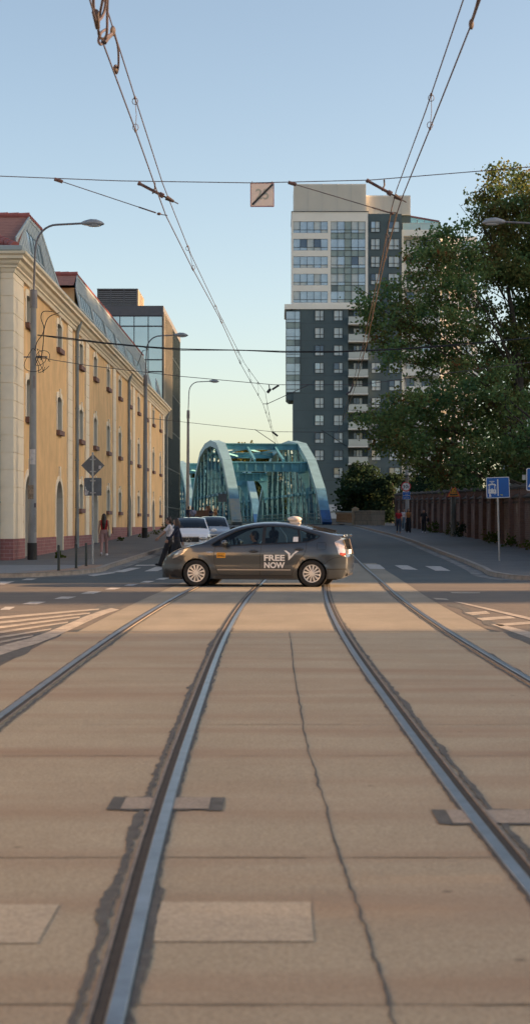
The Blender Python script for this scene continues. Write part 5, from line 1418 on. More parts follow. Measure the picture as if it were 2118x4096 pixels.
# ================================================================ lamps
M_CPOLE = mat('concrete_pole', (.27, .275, .275), .85, var=.22, scale=3, bump=.2, bscale=25, stretch=(1, 1, .35))
M_LPIPE = mat('lamp_arm_steel', (.20, .19, .20), .5, metal=.4, var=.15)
M_LHEAD = mat('lamp_head_grey', (.30, .31, .33), .45, metal=.2, var=.05)
M_LGLASS = mat('lamp_bowl', (.42, .43, .44), .15, var=.05)
M_BLKB = mat('black_base_band', (.02, .02, .02), .7, var=.4, scale=5)
def lamp(label, loc, rz=0, first=None):
    if first is not None:
        t = copy_tree(first); 
    else:
        t = thing('street_lamp', label, 'street lamp', (0, 0, 0))
        m = MB(); m.tube([(0, 0, 0), (.02, 0, 3.5), (.05, 0, 9.5)], [.16, .135, .10], 16); m.build('pole', M_CPOLE, t, local=True)
        m = MB(); m.tube([(0, 0, 0), (0, 0, .62)], .175, 16); m.build('base_band', M_BLKB, t, local=True)
        m = MB(); m.tube([(.05, 0, 9.1), (.055, 0, 9.75)], [.135, .125], 14); m.build('collar', M_LPIPE, t, local=True)
        pts = [(.055, 0, 9.7), (.10, 0, 11.0)]+[(.12+.78*(1-math.cos(a)), 0, 11.25+.86*math.sin(a)) for a in np.linspace(0.05, math.pi/2, 9)]+[(1.85, 0, 12.16)]
        m = MB(); m.tube(pts, .038, 10); m.build('arm', M_LPIPE, t, local=True)
        m = MB(); m.tube([(1.78, 0, 12.16), (1.9, 0, 12.17), (2.1, 0, 12.19), (2.3, 0, 12.18), (2.5, 0, 12.15), (2.6, 0, 12.13)], [.05, .09, .125, .125, .08, .02], 14)
        m.v = [(x, y*1.15, z) for x, y, z in m.v]
        hd = m.build('lamp_head', M_LHEAD, t, local=True)
        m = MB(); m.ball((2.24, 0, 12.08), (.26, .11, .055), 14, 8); m.build('lamp_bowl', M_LGLASS, hd, local=True)
    t['label'] = label; t.location = loc; t.rotation_euler.z = R(rz); return t
def gl(x, y): return (x, y, gz(y)+.11)
G = 'street lamps along the road'
L1 = lamp('tall street lamp with a coil of black cable, before the first arched door', gl(-8.88, 60.3)); L1['group'] = G
L2 = lamp('street lamp standing before the far half of the ochre building', gl(-8.0, 100), 0, L1)
L3 = lamp('slim street lamp against the sky beside the left foot of the bridge', gl(-7.5, 138), 0, L1); L3['group'] = G
L4 = lamp('street lamp carrying the round weight limit sign, rising through the maple', gl(9.62, 125), 180, L1)
L5 = lamp('street lamp whose head reaches in front of the big maple from the right edge', gl(9.9, 60), 180, L1)
def paper(root, z, a, w, h, m, r=.152):
    b = MB(); n = 5; A = [a-w/2+w*i/n for i in range(n+1)]
    b.strip([(r*math.cos(t), r*math.sin(t), z) for t in A], [(r*math.cos(t), r*math.sin(t), z+h) for t in A]); return b.build('sticker', m, root, local=True)
M_PAPER = mat('torn_paper', (.50, .47, .46), .9, var=.25, scale=10); M_RPAPER = mat('rusty_plate', (.13, .07, .055), .8, var=.3, scale=6)
paper(L1, 3.45, R(-75), 1.5, .55, M_PAPER); paper(L1, 6.2, R(-35), .8, .45, M_RPAPER, .137); paper(L1, 2.2, R(-110), 1.6, .5, mat('peeling_poster', (.26, .20, .15), .9, var=.5, scale=9), .158); paper(L1, 1.0, R(-35), .9, .9, mat('grey_poster', (.22, .23, .24), .9, var=.3, scale=7), .165); paper(L1, 1.75, R(-40), .6, .3, mat('dark_sticker', (.06, .06, .08), .8, var=.3), .163)
# coil of cable on the first lamp
m = MB(); z0 = 8.1
for k, (rx, rz_, dz_, ox) in enumerate(((.17, .40, -.95, .42), (.22, .30, -1.05, .36), (.13, .30, -.80, .30), (.30, .42, -.90, .08))):
    m.tube([(ox+rx*math.cos(a)+.10*math.sin(2*a+k), -.16-.02*k, z0+dz_+rz_*math.sin(a)) for a in np.linspace(0.3*k, 2*math.pi+.3*k-.5, 20)], .011, 6)
m.tube(smooth([(.12, -.16, z0-.55), (.2, -.17, z0-.25), (.40, -.16, z0+.05), (.44, -.16, z0+.3), (.34, -.15, z0+.62), (.42, -.15, z0+.85), (.75, -.15, z0+.86)]), .016, 6); m.tube(smooth([(.34, -.16, z0-.9), (.42, -.16, z0-.3), (.46, -.16, z0+.25), (.62, -.14, z0+.65), (1.0, -.12, z0+.82)]), .016, 6)
M_CABLE = mat('black_cable', (.012, .012, .015), .6, var=0)
m.build('cable_coil', M_CABLE, L1, local=True)
m = MB(); m.tube([(-.3, 0, 7.33), (.55, -.05, 7.33)], .03, 6); m.build('bracket', M_LPIPE, L1, local=True)
# bollards
def bollard(lbl, px, py, first=None):
    X, Y = onground(px, py, .12)
    if first: t = copy_tree(first); t['label'] = lbl
    else:
        t = thing('bollard', lbl, 'bollard', (0, 0, 0), 'bollards at the left corner')
        m = MB(); m.tube([(0, 0, 0), (0, 0, .70), (0, 0, .725), (0, 0, .735)], [.039, .039, .034, .018], 14); m.build('post', mat('dark_green_post', (.012, .022, .022), .45, var=.1), t, local=True)
        m = MB(); m.tube([(0, 0, 0), (0, 0, .03)], .05, 14); m.build('base_ring', M_BLKB, t, local=True)
    t.location = (X, Y, gz(Y)+.123); return t
B = bollard('dark green bollard farthest left of the three, before the arched door', 148, 1436); bollard('dark green bollard between the other two, before the drain pipe', 192, 1430.4, B); bollard('dark green bollard next to the pole with the diamond sign', 217, 1424.5, B)
# ================================================================ signs
M_SBACK = mat('sign_back_grey', (.13, .13, .135), .55, metal=.3, var=.15, scale=5); M_SBACK2 = mat('sign_back_bluegrey', (.105, .12, .135), .55, metal=.3, var=.2, scale=5)
M_POST = mat('galvanised_post', (.33, .34, .34), .45, metal=.4, var=.25, scale=6)
M_BLUE = mat('sign_blue', (.005, .085, .33), .35, var=.08, scale=3); M_SWH = mat('sign_white', (.55, .55, .55), .4, var=.04); M_SBLK = mat('sign_black', (.02, .022, .025), .5, var=0); M_SRED = mat('sign_red', (.42, .02, .03), .4, var=.05); M_SYEL = mat('sign_amber', (.52, .21, .015), .4, var=.1)
def rrect(w, h, r=.03, n=4):
    o = []
    for cx, cy, a0 in ((w/2-r, h/2-r, 0), (-w/2+r, h/2-r, 90), (-w/2+r, -h/2+r, 180), (w/2-r, -h/2+r, 270)):
        for i in range(n+1): t = R(a0+90*i/n); o.append((cx+r*math.cos(t), cy+r*math.sin(t)))
    return o
def plate(t, name, poly, m, x, z, d0, d1, par=None):
    b = MB(); b.prism(poly, lambda u, w, d: (x+u, d, z+w), d0, d1); return b.build(name, m, par or t, local=True, smooth=0)
X, Y = onground(233.6, 1419, .12); s1 = thing('road_sign', 'diamond road sign over a square one seen from behind on a grey post, left pavement', 'road sign', (X, Y, gz(Y)+.12))
pp = FPX/Y; zt = CAMZ-gz(Y)-.12
m = MB(); m.tube([(0, 0, 0), (0, 0, zt+(CY-1138)/pp)], .032, 12); m.build('post', M_POST, s1, local=True)
zd = zt+(CY-1171)/pp; zr = zt+(CY-1224.5)/pp
dm = plate(s1, 'diamond_plate', [(.385, 0), (0, .385), (-.385, 0), (0, -.385)], M_SBACK, 0, zd, .035, .05)
plate(s1, 'diamond_face', [(.36, 0), (0, .36), (-.36, 0), (0, -.36)], M_SYEL, 0, zd, .0505, .053, dm)
plate(s1, 'sticker', [(-.04, -.05), (.04, -.06), (.05, .05), (-.03, .06)], M_PAPER, .23, zd-.06, .030, .0345, dm)
sq = plate(s1, 'square_plate', rrect(.575, .59, .04), M_SBACK2, 0, zr, .035, .05); plate(s1, 'square_face', rrect(.54, .55, .03), M_SWH, 0, zr, .0505, .053, sq)
b = MB()
for q in ([(-.27, -.27), (-.18, -.27), (-.14, -.20), (-.20, -.10), (-.25, -.05)], [(-.2, -.18), (-.13, -.17), (-.13, -.14), (-.19, -.13)], [(-.26, -.04), (-.23, -.06), (-.24, .02)]): b.prism(q, lambda u, w, d: (u, d, zr+w), .031, .0345)
b.build('peeled_paint', M_PAPER, sq, local=True, smooth=0)
for z in (zd+.2, zd-.2, zr+.2, zr-.2):
    m = MB(); m.box(-.09, .09, -.034, .036, z-.02, z+.02); m.build('clamp', M_POST, s1, local=True, smooth=0)
# tram lane sign
X, Y = onground(1254.7, 1411, .12); s2 = thing('tram_lane_sign', 'blue sign with a white tram and a vertical bar on a thin grey post', 'road sign', (X, Y, gz(Y)+.12)); pp = FPX/Y; zt = CAMZ-gz(Y)-.12
W = 58.5/pp; H = 52.5/pp; zc = zt+(CY-1226.5)/pp; xo = (1250.5-1254.7)/pp
m = MB(); m.tube([(0, 0, 0), (-.06, .02, zc-H/2+.02), (-.06, .02, zc+H/2-.05)], .033, 12); m.build('post', M_POST, s2, local=True)
def T(u, v): return ((u-460)/610*W, -(v-605)/570*H)          # crop pixels of the sign face -> plate coordinates
def plate_t(t, name, poly, m, d0, d1, par=None, rot=R(2)):
    b = MB(); c, s = math.cos(rot), math.sin(rot); b.prism(poly, lambda u, w, d: (xo+u*c-w*s, d, zc+u*s+w*c), d0, d1); return b.build(name, m, par or t, local=True, smooth=0)
pw = plate_t(s2, 'sign_plate', rrect(W, H, .03), M_SWH, -.03, -.015); plate_t(s2, 'blue_field', rrect(W-.05, H-.05, .02), M_BLUE, -.034, -.0305, pw)
b = MB(); c_, s_ = 1, 0
def add_t(poly, z=0): b.prism([T(*p) for p in poly], lambda u, w, d: (xo+u, d, zc+w), -.038-z, -.0345)
add_t([(438, 380), (468, 380), (480, 835), (452, 835)])
add_t([(205, 655), (285, 655), (290, 632), (325, 632), (330, 655), (415, 655), (420, 770), (205, 770)])
add_t([(200, 570), (208, 520), (245, 503), (305, 498), (370, 503), (405, 522), (415, 568), (392, 568), (380, 542), (310, 535), (240, 545), (222, 572)])
add_t([(232, 545), (250, 545), (250, 657), (232, 657)]); add_t([(365, 542), (382, 542), (382, 657), (365, 657)])
add_t([(205, 590), (213, 590), (213, 657), (205, 657)]); add_t([(405, 590), (413, 590), (413, 657), (405, 657)])
add_t([(225, 450), (250, 430), (355, 428), (382, 445), (355, 445), (250, 447)]); add_t([(262, 447), (276, 447), (312, 485), (300, 500)]); add_t([(335, 447), (348, 447), (312, 495), (304, 485)])
add_t([(235, 770), (258, 770), (285, 825), (285, 858), (232, 858), (230, 825)]); add_t([(368, 770), (390, 770), (388, 798), (375, 798)])
b.build('tram_symbol', M_SWH, pw, local=True, smooth=0)
b = MB()
for q in ([(250, 688), (266, 688), (264, 722), (248, 722)], [(358, 686), (374, 686), (372, 720), (356, 720)]): b.prism([T(*p) for p in q], lambda u, w, d: (xo+u, d, zc+w), -.040, -.0385)
b.build('tram_headlight', M_BLUE, pw, local=True, smooth=0)
b = MB(); b.prism([T(*p) for p in ((518, 788), (585, 795), (592, 825), (560, 822), (535, 812))], lambda u, w, d: (xo+u, d, zc+w), -.037, -.0345); b.build('yellow_sticker', mat('lime_sticker', (.33, .35, .05), .6, var=.1), pw, local=True, smooth=0)
# pedestrian crossing sign at the right edge
Yc = 58.5; pp = FPX/Yc; zt = CAMZ-gz(Yc)-.12; W3 = .86; xl = (1322-CX)/pp; s3 = thing('crossing_sign', 'blue pedestrian crossing sign with a white triangle, cut by the right edge of the photo', 'road sign', (xl+W3/2, Yc, gz(Yc)+.12)); zc3 = zt+(CY-1206)/pp; H3 = 57/pp
m = MB(); m.tube([(0, .03, 0), (0, .03, zc3+H3/2)], .033, 12); m.build('post', M_POST, s3, local=True)
pw = plate(s3, 'sign_plate', rrect(W3, H3, .06), M_SWH, 0, zc3, -.02, 0); plate(s3, 'blue_field', rrect(W3-.06, H3-.06, .045), M_BLUE, 0, zc3, -.024, -.0205, pw)
plate(s3, 'white_triangle', [(-W3/2+.05, -H3/2+.13), (W3/2-.05, -H3/2+.13), (0, H3/2-.07)], M_SWH, 0, zc3, -.028, -.0245, pw)
b = MB(); z = zc3
for q in ([(-.22, -.20), (.24, -.20), (.22, -.185), (-.20, -.185)], [(-.03, -.02), (.05, -.02), (.04, .10), (-.01, .10)], [(0, -.02), (.03, -.02), (.10, -.17), (.07, -.17)], [(-.02, -.02), (.01, -.02), (-.06, -.17), (-.09, -.17)], [(-.03, .09), (-.02, .05), (-.11, .0), (-.12, .02)], [(.03, .09), (.05, .05), (.11, .02), (.11, .04)]): b.prism(q, lambda u, w, d: (u, d, z+w), -.031, -.0285)
b.tube([(.01, -.031, z+.14), (.01, -.0285, z+.14)], .032, 14); b.build('pedestrian_symbol', M_SBLK, pw, local=True, smooth=0)
m = MB(); m.box(-W3/2-.14, -W3/2-.02, .0, .03, zc3-.02, zc3+.16); m.build('reflector_lamp', M_POST, s3, local=True, smooth=0)
# weight limit sign on the lamp
Yl = 124.75; pp = FPX/Yl; zt = CAMZ-gz(Yl)-.11; s4 = thing('weight_limit_sign', 'round white sign reading 30t in a red rim, above two small blue plates', 'road sign', ((1020-CX)/pp, Yl, gz(Yl)+.11)); zc4 = zt+(CY-1224)/pp; r = 12.1/pp
def disc(r, n=40): return [(r*math.cos(2*math.pi*i/n), r*math.sin(2*math.pi*i/n)) for i in range(n)]
pw = plate(s4, 'sign_disc', disc(r), M_SRED, 0, zc4, -.02, .0); plate(s4, 'white_disc', disc(r*.80), M_SWH, 0, zc4, -.026, -.0205, pw)
b = MB()
for tx, x0, x1, z0, z1, bo in (('3', -.70, -.24, -.42, .36, .02), ('0', -.14, .34, -.38, .40, .02), ('t', .40, .68, -.38, .18, .02)):
    v, f = fit_text(tx, x0*r, x1*r, z0*r, z1*r, lambda u, w: (u, -.0285, zc4+w), bo); b.add(v, f)
b.build('lettering', M_SBLK, pw, local=True, smooth=0)
for k, (y0, y1, lines) in enumerate(((1236.8, 1246.3, (('Odra', -.26, .24, .08, .36), ('km 252', -.16, .18, -.34, -.12))), (1246.9, 1256.2, (('Most', -.12, .14, .24, .42), ('Mieszcza\u0144ski', -.34, .34, -.12, .10), ('P\u00f3\u0142nocny', -.30, .32, -.42, -.2))))):
    h = (y1-y0)/pp; w = 19.3/pp; z = zt+(CY-(y0+y1)/2)/pp; x = 1.0/pp
    pl = plate(s4, 'blue_plate', rrect(w, h, .02), M_SWH, x, z, -.02, 0); plate(s4, 'blue_field', rrect(w-.025, h-.025, .015), M_BLUE, x, z, -.024, -.0205, pl)
    b = MB()
    for tx, a0, a1, c0, c1 in lines:
        v, f = fit_text(tx, x+a0*w, x+a1*w, z+c0*h, z+c1*h, lambda u, q: (u, -.027, q)); b.add(v, f)
    b.build('lettering', M_SWH, pl, local=True, smooth=0)
for z in (zc4-.06, zc4-.75): m = MB(); m.box(-.09, .12, .0, .06, z, z+.06); m.build('bracket', M_LPIPE, s4, local=True, smooth=0)
for k, z in enumerate((zc4+.50, zc4+.66, zc4+.84)): m = MB(); m.box(-.30+.06*k, .34-.05*k, -.08, .40, z, z+.035); m.build('cable_clip', M_LPIPE, s4, local=True, smooth=0)
# tall pole by the wall with the amber tram sign
Yp = 104.0; pp = FPX/Yp; s5 = thing('trolley_pole', 'tall weathered pole close to the brick wall, its top lost in the maple', 'pole', ((1139-CX)/pp, Yp, gz(Yp)+.1)); zt = CAMZ-gz(Yp)-.1
m = MB(); m.tube([(0, 0, 0), (0, 0, 4.5), (0, 0, 9)], [.17, .145, .12], 14); m.build('shaft', mat('weathered_pole', (.105, .115, .105), .85, var=.4, scale=2, stretch=(1, 1, .25)), s5, local=True)
m = MB(); m.tube([(-.16, -.1, .8), (-.155, -.1, 2.2), (-.15, -.1, 3.2)], .022, 6); m.build('conduit', M_POST, s5, local=True)
s6 = thing('tram_warning_sign', 'amber triangular sign with red border and a black tram picture, under the leaves', 'road sign', ((1139-CX)/pp, Yp-.2, gz(Yp)+.1)); zb = zt+(CY-1250)/pp; w = 34.5/pp
tri = [(-w/2, 0), (w/2, 0), (.03, w*.86), (-.03, w*.86)]; pw = plate(s6, 'sign_plate', tri, M_SRED, 0, zb, -.01, .0)
plate(s6, 'amber_field', [(-w/2+.055, .03), (w/2-.055, .03), (0, w*.86-.07)], M_SYEL, 0, zb, -.014, -.0105, pw)
def T6(u, v): return ((u-700)/745*w, (900-v)/745*w)
b = MB()
for q in ([(480, 735), (915, 735), (915, 790), (860, 810), (800, 795), (740, 812), (640, 805), (560, 815), (480, 790)], [(500, 670), (900, 668), (900, 690), (500, 695)], [(480, 690), (500, 690), (500, 735), (480, 735)], [(900, 690), (915, 690), (915, 735), (900, 735)], [(560, 690), (575, 690), (575, 735), (560, 735)], [(820, 690), (835, 690), (835, 735), (820, 735)], [(470, 840), (970, 838), (970, 850), (470, 855)], [(690, 640), (705, 635), (720, 668), (700, 668)], [(640, 560), (780, 556), (780, 566), (640, 572)], [(690, 570), (720, 600), (690, 640), (680, 632), (705, 600)]): b.prism([T6(*p) for p in q], lambda u, v, d: (u, d, zb+v), -.017, -.0145)
b.build('tram_symbol', M_SBLK, pw, local=True, smooth=0)
for z in (.1, .4): m = MB(); m.box(-.18, .18, .0, .06, zb+z, zb+z+.06); m.build('bracket', M_LPIPE, s6, local=True, smooth=0)
# sign from behind by the bridge foot
Yb = 158.0; pp = FPX/Yb; s7 = thing('bridge_sign', 'small dark square sign seen from behind at the left foot of the bridge', 'road sign', ((560-CX)/pp, Yb, gz(Yb)+.1)); zt = CAMZ-gz(Yb)-.1
m = MB(); m.tube([(0, 0, 0), (0, 0, zt+(CY-1243)/pp)], .04, 8); m.build('post', M_POST, s7, local=True); plate(s7, 'sign_plate', rrect(22/pp, 20/pp, .04), M_SBACK, -.02, zt+(CY-1252.5)/pp, -.05, -.03)
# wooden counter by the bridge
ct = thing('wooden_counter', 'brown wooden counter among the people by the bridge', 'counter', (-6.35, 140, gz(140)+.12)); M_WOOD = mat('brown_wood', (.13, .075, .045), .7, var=.3, scale=4)
m = MB(); m.box(-.85, .55, -.02, .5, 1.35, 1.45); m.box(-.8, .5, .0, .45, .95, 1.34); m.build('counter_front', M_WOOD, ct, local=True, smooth=0)
m = MB(); m.box(-.8, -.7, 0, .45, 0, .95); m.box(.4, .5, 0, .45, 0, .95); m.build('leg', M_WOOD, ct, local=True, smooth=0); m = MB(); m.box(.36, .62, -.05, .4, 1.45, 1.85); m.build('wooden_box', M_WOOD, ct, local=True, smooth=0)
# ================================================================ overhead wires
M_WIRE = mat('contact_wire', (.06, .05, .065), .6, metal=.2, var=0); M_LITW = mat('sunlit_wire', (.20, .12, .06), .4, metal=.6, var=0); M_INS = mat('insulator_brown', (.055, .038, .045), .5, var=.2, scale=20); M_FIT = mat('clamp_bronze', (.05, .04, .042), .6, metal=.2, var=.2)
wl = thing('contact_wires', 'pair of overhead tram wires on the left with hangers and jumper loops', 'overhead wire', (-1.4, 20, 5.5)); wl.name = 'overhead_wire'
wr_ = thing('overhead_wire', 'pair of overhead tram wires on the right, running down in front of the tower', 'overhead wire', (1.5, 20, 5.5))
def path_img(pts, dz=0):
    """wire through image points at the depth each one has at the wire's own height"""
    o = []
    for x, y, h in pts:
        Y = 20.0
        for _ in range(40): Y = (h+gz(Y)-CAMZ)*FPX/(CY-y)
        o.append(Vector(((x-CX)/FPX*Y, Y, h+gz(Y))))
    return o
LC = path_img([(200, -90, 5.5), (254, 93.5, 5.5), (337.4, 318.7, 5.5), (387, 459, 5.5), (416.7, 541, 5.5), (480, 668, 5.5), (552, 800, 5.5), (603, 912, 5.5), (661, 1016, 5.5), (676, 1062, 5.52), (692, 1113, 5.6)])
LM = path_img([(238, -90, 5.86), (262, 0, 5.85), (341.6, 252, 5.8), (408, 459, 5.85), (427, 507, 5.9), (480, 640, 5.84), (551, 789, 5.82), (615, 915, 5.82), (667, 987, 5.95), (674, 1030, 5.85), (686, 1085, 5.95), (700, 1120, 6.0)])
RCc = path_img([(1240, -90, 5.5), (1206, 0, 5.5), (1184, 61, 5.5), (1077.6, 330, 5.5), (1013, 490, 5.5), (997, 537, 5.5), (965, 660, 5.5), (920, 870, 5.5), (890, 980, 5.5), (862, 1060, 5.6)])
RM = path_img([(1200, -90, 5.86), (1163.7, 0, 5.85), (1069, 280, 5.8), (996, 478.6, 5.85), (985, 520, 5.9), (958, 660, 5.84), (912, 868, 5.84), (888, 960, 5.9), (850, 1085, 6.0)])
def wire(t, name, P, r, m, n=6):
    b = MB(); b.tube(P, r, n, cap=False); return b.build(name, m, t)
wire(wl, 'contact_wire', LC, .0075, M_WIRE); wire(wl, 'catenary_wire', LM, .0065, M_WIRE); wire(wr_, 'contact_wire', RCc[:6], .0075, M_WIRE); wire(wr_, 'contact_wire', RCc[5:], .009, M_LITW); wire(wr_, 'catenary_wire', RM[:5], .0065, M_WIRE); wire(wr_, 'catenary_wire', RM[4:], .0075, M_LITW)  # lower right runs carry the gold of the sun in their colour
def dropper(t, p, q):
    b = MB(); d = (q-p); b.tube([p, p+d*.5+Vector((.01, 0, 0)), q], .0035, 5)
    for c, s in ((p, 1), (q, -1)):
        b.tube([c+Vector((.03*math.sin(a), 0, -s*.035+.035*math.cos(a)*s)) for a in np.linspace(0, 6, 9)], .004, 5); b.ball(c, (.014, .03, .02), 6, 5)
    return b.build('dropper', M_WIRE, t)
def atY(P, Y):
    for a, b in zip(P[:-1], P[1:]):
        if a.y <= Y <= b.y: return a.lerp(b, (Y-a.y)/(b.y-a.y))
    return P[-1]
for Y in (17.1, 26.5, 33.5, 42, 47.5, 52.5, 62, 68, 74): dropper(wl, atY(LM, Y), atY(LC, Y+.15))
for Y in (17.0, 25.5, 33.0, 41): dropper(wr_, atY(RM, Y), atY(RCc, Y+.15))
# jumper cables at the top left, clamps
b = MB()
def A(x, y, Y): return at(x, y, Y)
b.tube(smooth([A(236, -40, 13.2), A(236, 20, 13.4), A(247, 50, 13.5), A(262, 30, 13.6), A(272, -40, 13.5)]), .012, 8); b.tube(smooth([A(272, -40, 13.5), A(270, 30, 13.7), A(268, 88, 13.8), A(252, 95, 13.9), A(248, 60, 13.7), A(262, -20, 13.4)]), .011, 8)
b.tube(smooth([A(270, 72, 14.2), A(255, 82, 14.1), A(248, 102, 14.0), A(255, 112, 14.0), A(262, 98, 14.1), A(285, 82, 14.3)]), .012, 8); b.tube(smooth([A(288, 85, 14.3), A(297, 120, 14.9), A(298, 165, 15.2), A(293, 185, 15.3), A(290, 168, 15.2)]), .010, 8)
b.build('jumper_cable', M_WIRE, wl)
b = MB(); b.ball(A(284, 78, 14.3), (.025, .04, .045), 8, 6); b.build('clamp', M_FIT, wl); b = MB(); b.ball(A(291, 173, 15.25), (.025, .04, .04), 8, 6); b.build('clamp', M_FIT, wl); b = MB(); b.tube([A(283, 85, 14.3), A(272, 96, 14.2), A(264, 108, 14.0)], .016, 6); b.build('clamp', M_FIT, wl); b = MB(); b.tube([A(240, 30, 13.4), A(246, 70, 13.6)], [.03, .02], 8); b.build('clamp', M_FIT, wl)
b = MB(); b.ball(A(1184, 61, 13.6), (.022, .03, .045), 8, 6); b.build('clamp', M_FIT, wr_); b = MB(); b.tube([A(1184, 58, 13.6), A(1195, 25, 13.4), A(1207, -20, 13.2)], .013, 6); b.build('clamp', M_FIT, wr_)
# cross span with the hanging sign and the registration arms
Ys = 22.0
cs = thing('span_wire', 'thin cross wire carrying the crossed-out 25 sign and the registration arms', 'overhead wire', (0, Ys, 5.9))
wire(cs, 'cross_wire', [at(-260, 438, Ys), at(0, 443, Ys), at(300, 455, Ys), at(629, 460, Ys), at(730, 458, Ys), at(930, 453, Ys), at(1332, 420, Ys), at(1600, 396, Ys)], .006, M_WIRE)
def rod(px, py, qx, qy, label_side):
    p, q = at(px, py, Ys), at(qx, qy, Ys); d = q-p
    b = MB(); b.tube([p, p+d*.93], .006, 6); b.tube([p+d*.80, p+d*.97], .010, 6); b.build('pull_off_rod', M_WIRE, cs)
    b = MB(); b.tube([p-d*.03, p+d*.05], .024, 8); b.build('rod_end', M_INS, cs); b = MB(); b.ball(q, (.03, .03, .02), 8, 6); b.build('rod_end', M_INS, cs)
rod(145, 453, 400, 538, 0); rod(732, 461, 985, 537, 0)
b = MB(); b.tube([at(395, 538, Ys), at(421, 542, Ys)], .006, 6); b.tube([at(975, 534, Ys), at(999, 536, Ys)], .009, 6); b.build('steady_arm', M_FIT, cs)
def insul(P0, P1, st):
    b = MB(); p, q = at(*P0, Ys), at(*P1, Ys); d = q-p; b.tube([p, p+d*.62], .020, 10); b.tube([p-d*.04, p+d*.02], .028, 10); b.tube([p+d*.58, p+d*.70], .034, 10); b.build('insulator', M_INS, cs)
    b = MB(); b.tube([p+d*.70, p+d*.80], .012, 8); b.tube([p+d*.78, p+d*1.0], [.035, .018], 8); b.tube([p+d*.9, p+d*1.13], .008, 6); b.tube([at(st[0], st[1], Ys), at(st[0]+1, st[1]+14, Ys), at(st[0]-5, st[1]+28, Ys)], .012, 6); b.build('clamp', M_FIT, cs)
insul((351, 462), (437, 507), (389, 459)); insul((924, 455), (1010, 503), (965, 452))
sg = thing('tram_speed_sign', 'white square sign hanging from the cross wire, its grey 25 struck through in black', 'tram sign', at(659, 490, Ys))
w = 60/FPX*Ys; plx = plate(sg, 'sign_plate', rrect(w, w, .006), M_SRED if False else mat('plum_rim', (.30, .16, .19), .5, var=0), 0, 0, .0, .02); plate(sg, 'white_field', rrect(w-.022, w-.022, .004), mat('dull_white_enamel', (.62, .58, .56), .5, var=.06), 0, 0, -.003, -.0005, plx)
b = MB(); v, f = fit_text('25', -.086, .086, -.062, .078, lambda u, q: (u, -.0045, q), .012); b.add(v, f); b.build('lettering', mat('faded_green_ink', (.33, .37, .34), .6, var=0), plx, local=True, smooth=0)
b = MB(); b.bar((-w/2+.025, -.008, -w/2+.025), (w/2-.02, -.008, w/2-.02), .024, .006, (0, 1, 0)); b.build('strike_bar', M_SBLK, plx, local=True, smooth=0)
b = MB()
for s in (-1, 1): b.tube([(s*w*.42, 0, w/2), (s*w*.42, 0, w/2+.02)], .006, 6)
b.build('hanger', M_FIT, sg, local=True)
# farther cross spans
c2 = thing('span_wire', 'second cross wire, level with the first lamp, holding the wires before the bridge', 'overhead wire', (0, 57, 6.6))
wire(c2, 'cross_wire', [at(93, 899, 60.2), at(225, 920, 59.2), at(457, 947, 58), at(690, 968, 57), at(908, 967.5, 57), at(1254, 922, 58), at(1393, 903, 60)], .012, M_WIRE)
b = MB(); b.tube([at(701, 969, 57), at(684, 980, 57)], .035, 8); b.tube([at(680, 978, 57), at(672, 988, 57)], .05, 8); b.tube([at(676, 968, 57), at(678, 982, 57)], .02, 6); b.build('insulator', M_SBLK, c2); b = MB(); b.tube([at(661, 1016, 57), at(672, 1016, 57), at(776, 968, 57)], .013, 6); b.tube([at(888, 967, 57), at(880, 985, 57), at(870, 992, 57)], .03, 8); b.build('pull_off_rod', M_WIRE, c2)
c3 = thing('span_wire', 'third cross wire just above the bridge arch', 'overhead wire', (0, 88, 6.9))
wire(c3, 'cross_wire', [at(366, 1051, 100), at(520, 1068, 93), at(684, 1086, 88), at(800, 1087, 88), at(990, 1079, 90), at(1139, 1060, 103)], .014, M_WIRE)
b = MB(); b.tube([at(640, 1080, 88), at(693, 1116, 88)], .018, 6); b.tube([at(808, 1082, 88), at(870, 1122, 88)], .018, 6); b.tube([at(684, 1086, 88), at(698, 1097, 88)], .05, 8); b.build('pull_off_rod', M_SBLK, c3)
kb = thing('utility_cable', 'thick black cable sagging across the street from the first lamp to the right', 'cable', (0, 60, 8.2))
b = MB(); pts = [(95, 843), (150, 848), (260, 862), (366, 872), (457, 878), (600, 881), (720, 884), (850, 884), (1000, 878), (1180, 864), (1332, 850), (1450, 838)]
P = [at(x, y, 60.2) for x, y in pts]; b.tube(P, .02, 8)
b.tube([p+Vector((0, -.03, -.05*abs(math.sin(i*1.9)))) for i, p in enumerate(P)], .014, 6)
b.tube([P[3]+Vector((-.1, 0, 0)), P[3]+Vector((.1, -.05, -.1)), P[3]+Vector((-.1, 0, -.15)), P[3]+Vector((-.3, 0, -.7))], .015, 6); b.build('cable_strand', M_CABLE, kb)
# ================================================================ trees and weeds
GREEN = [(.0, (.012, .030, .012)), (.35, (.024, .050, .017)), (.6, (.044, .068, .018)), (.80, (.085, .070, .020)), (.97, (.125, .055, .018))]
M_MAPLE = leaf_mat('maple_leaf', [(.0, (.065, .13, .072)), (.30, (.105, .19, .078)), (.58, (.16, .22, .08)), (.84, (.11, .10, .04)), (1.0, (.19, .085, .036))])
M_MAPLE2 = leaf_mat('maple_leaf_sunlit', [(.0, (.06, .12, .062)), (.30, (.10, .165, .066)), (.55, (.125, .15, .052)), (.80, (.16, .14, .05)), (1.0, (.17, .10, .04))])  # turning leaves, with the sunlit yellow of the crown mixed into the colours
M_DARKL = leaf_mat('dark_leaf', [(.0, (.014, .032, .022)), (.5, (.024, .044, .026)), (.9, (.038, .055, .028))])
M_FARL = leaf_mat('far_leaf', [(.0, (.06, .075, .02)), (.5, (.12, .12, .03)), (.9, (.19, .15, .045))])
M_WEED = leaf_mat('weed_leaf', [(.0, (.03, .06, .012)), (.6, (.06, .09, .02)), (.95, (.10, .10, .03))])
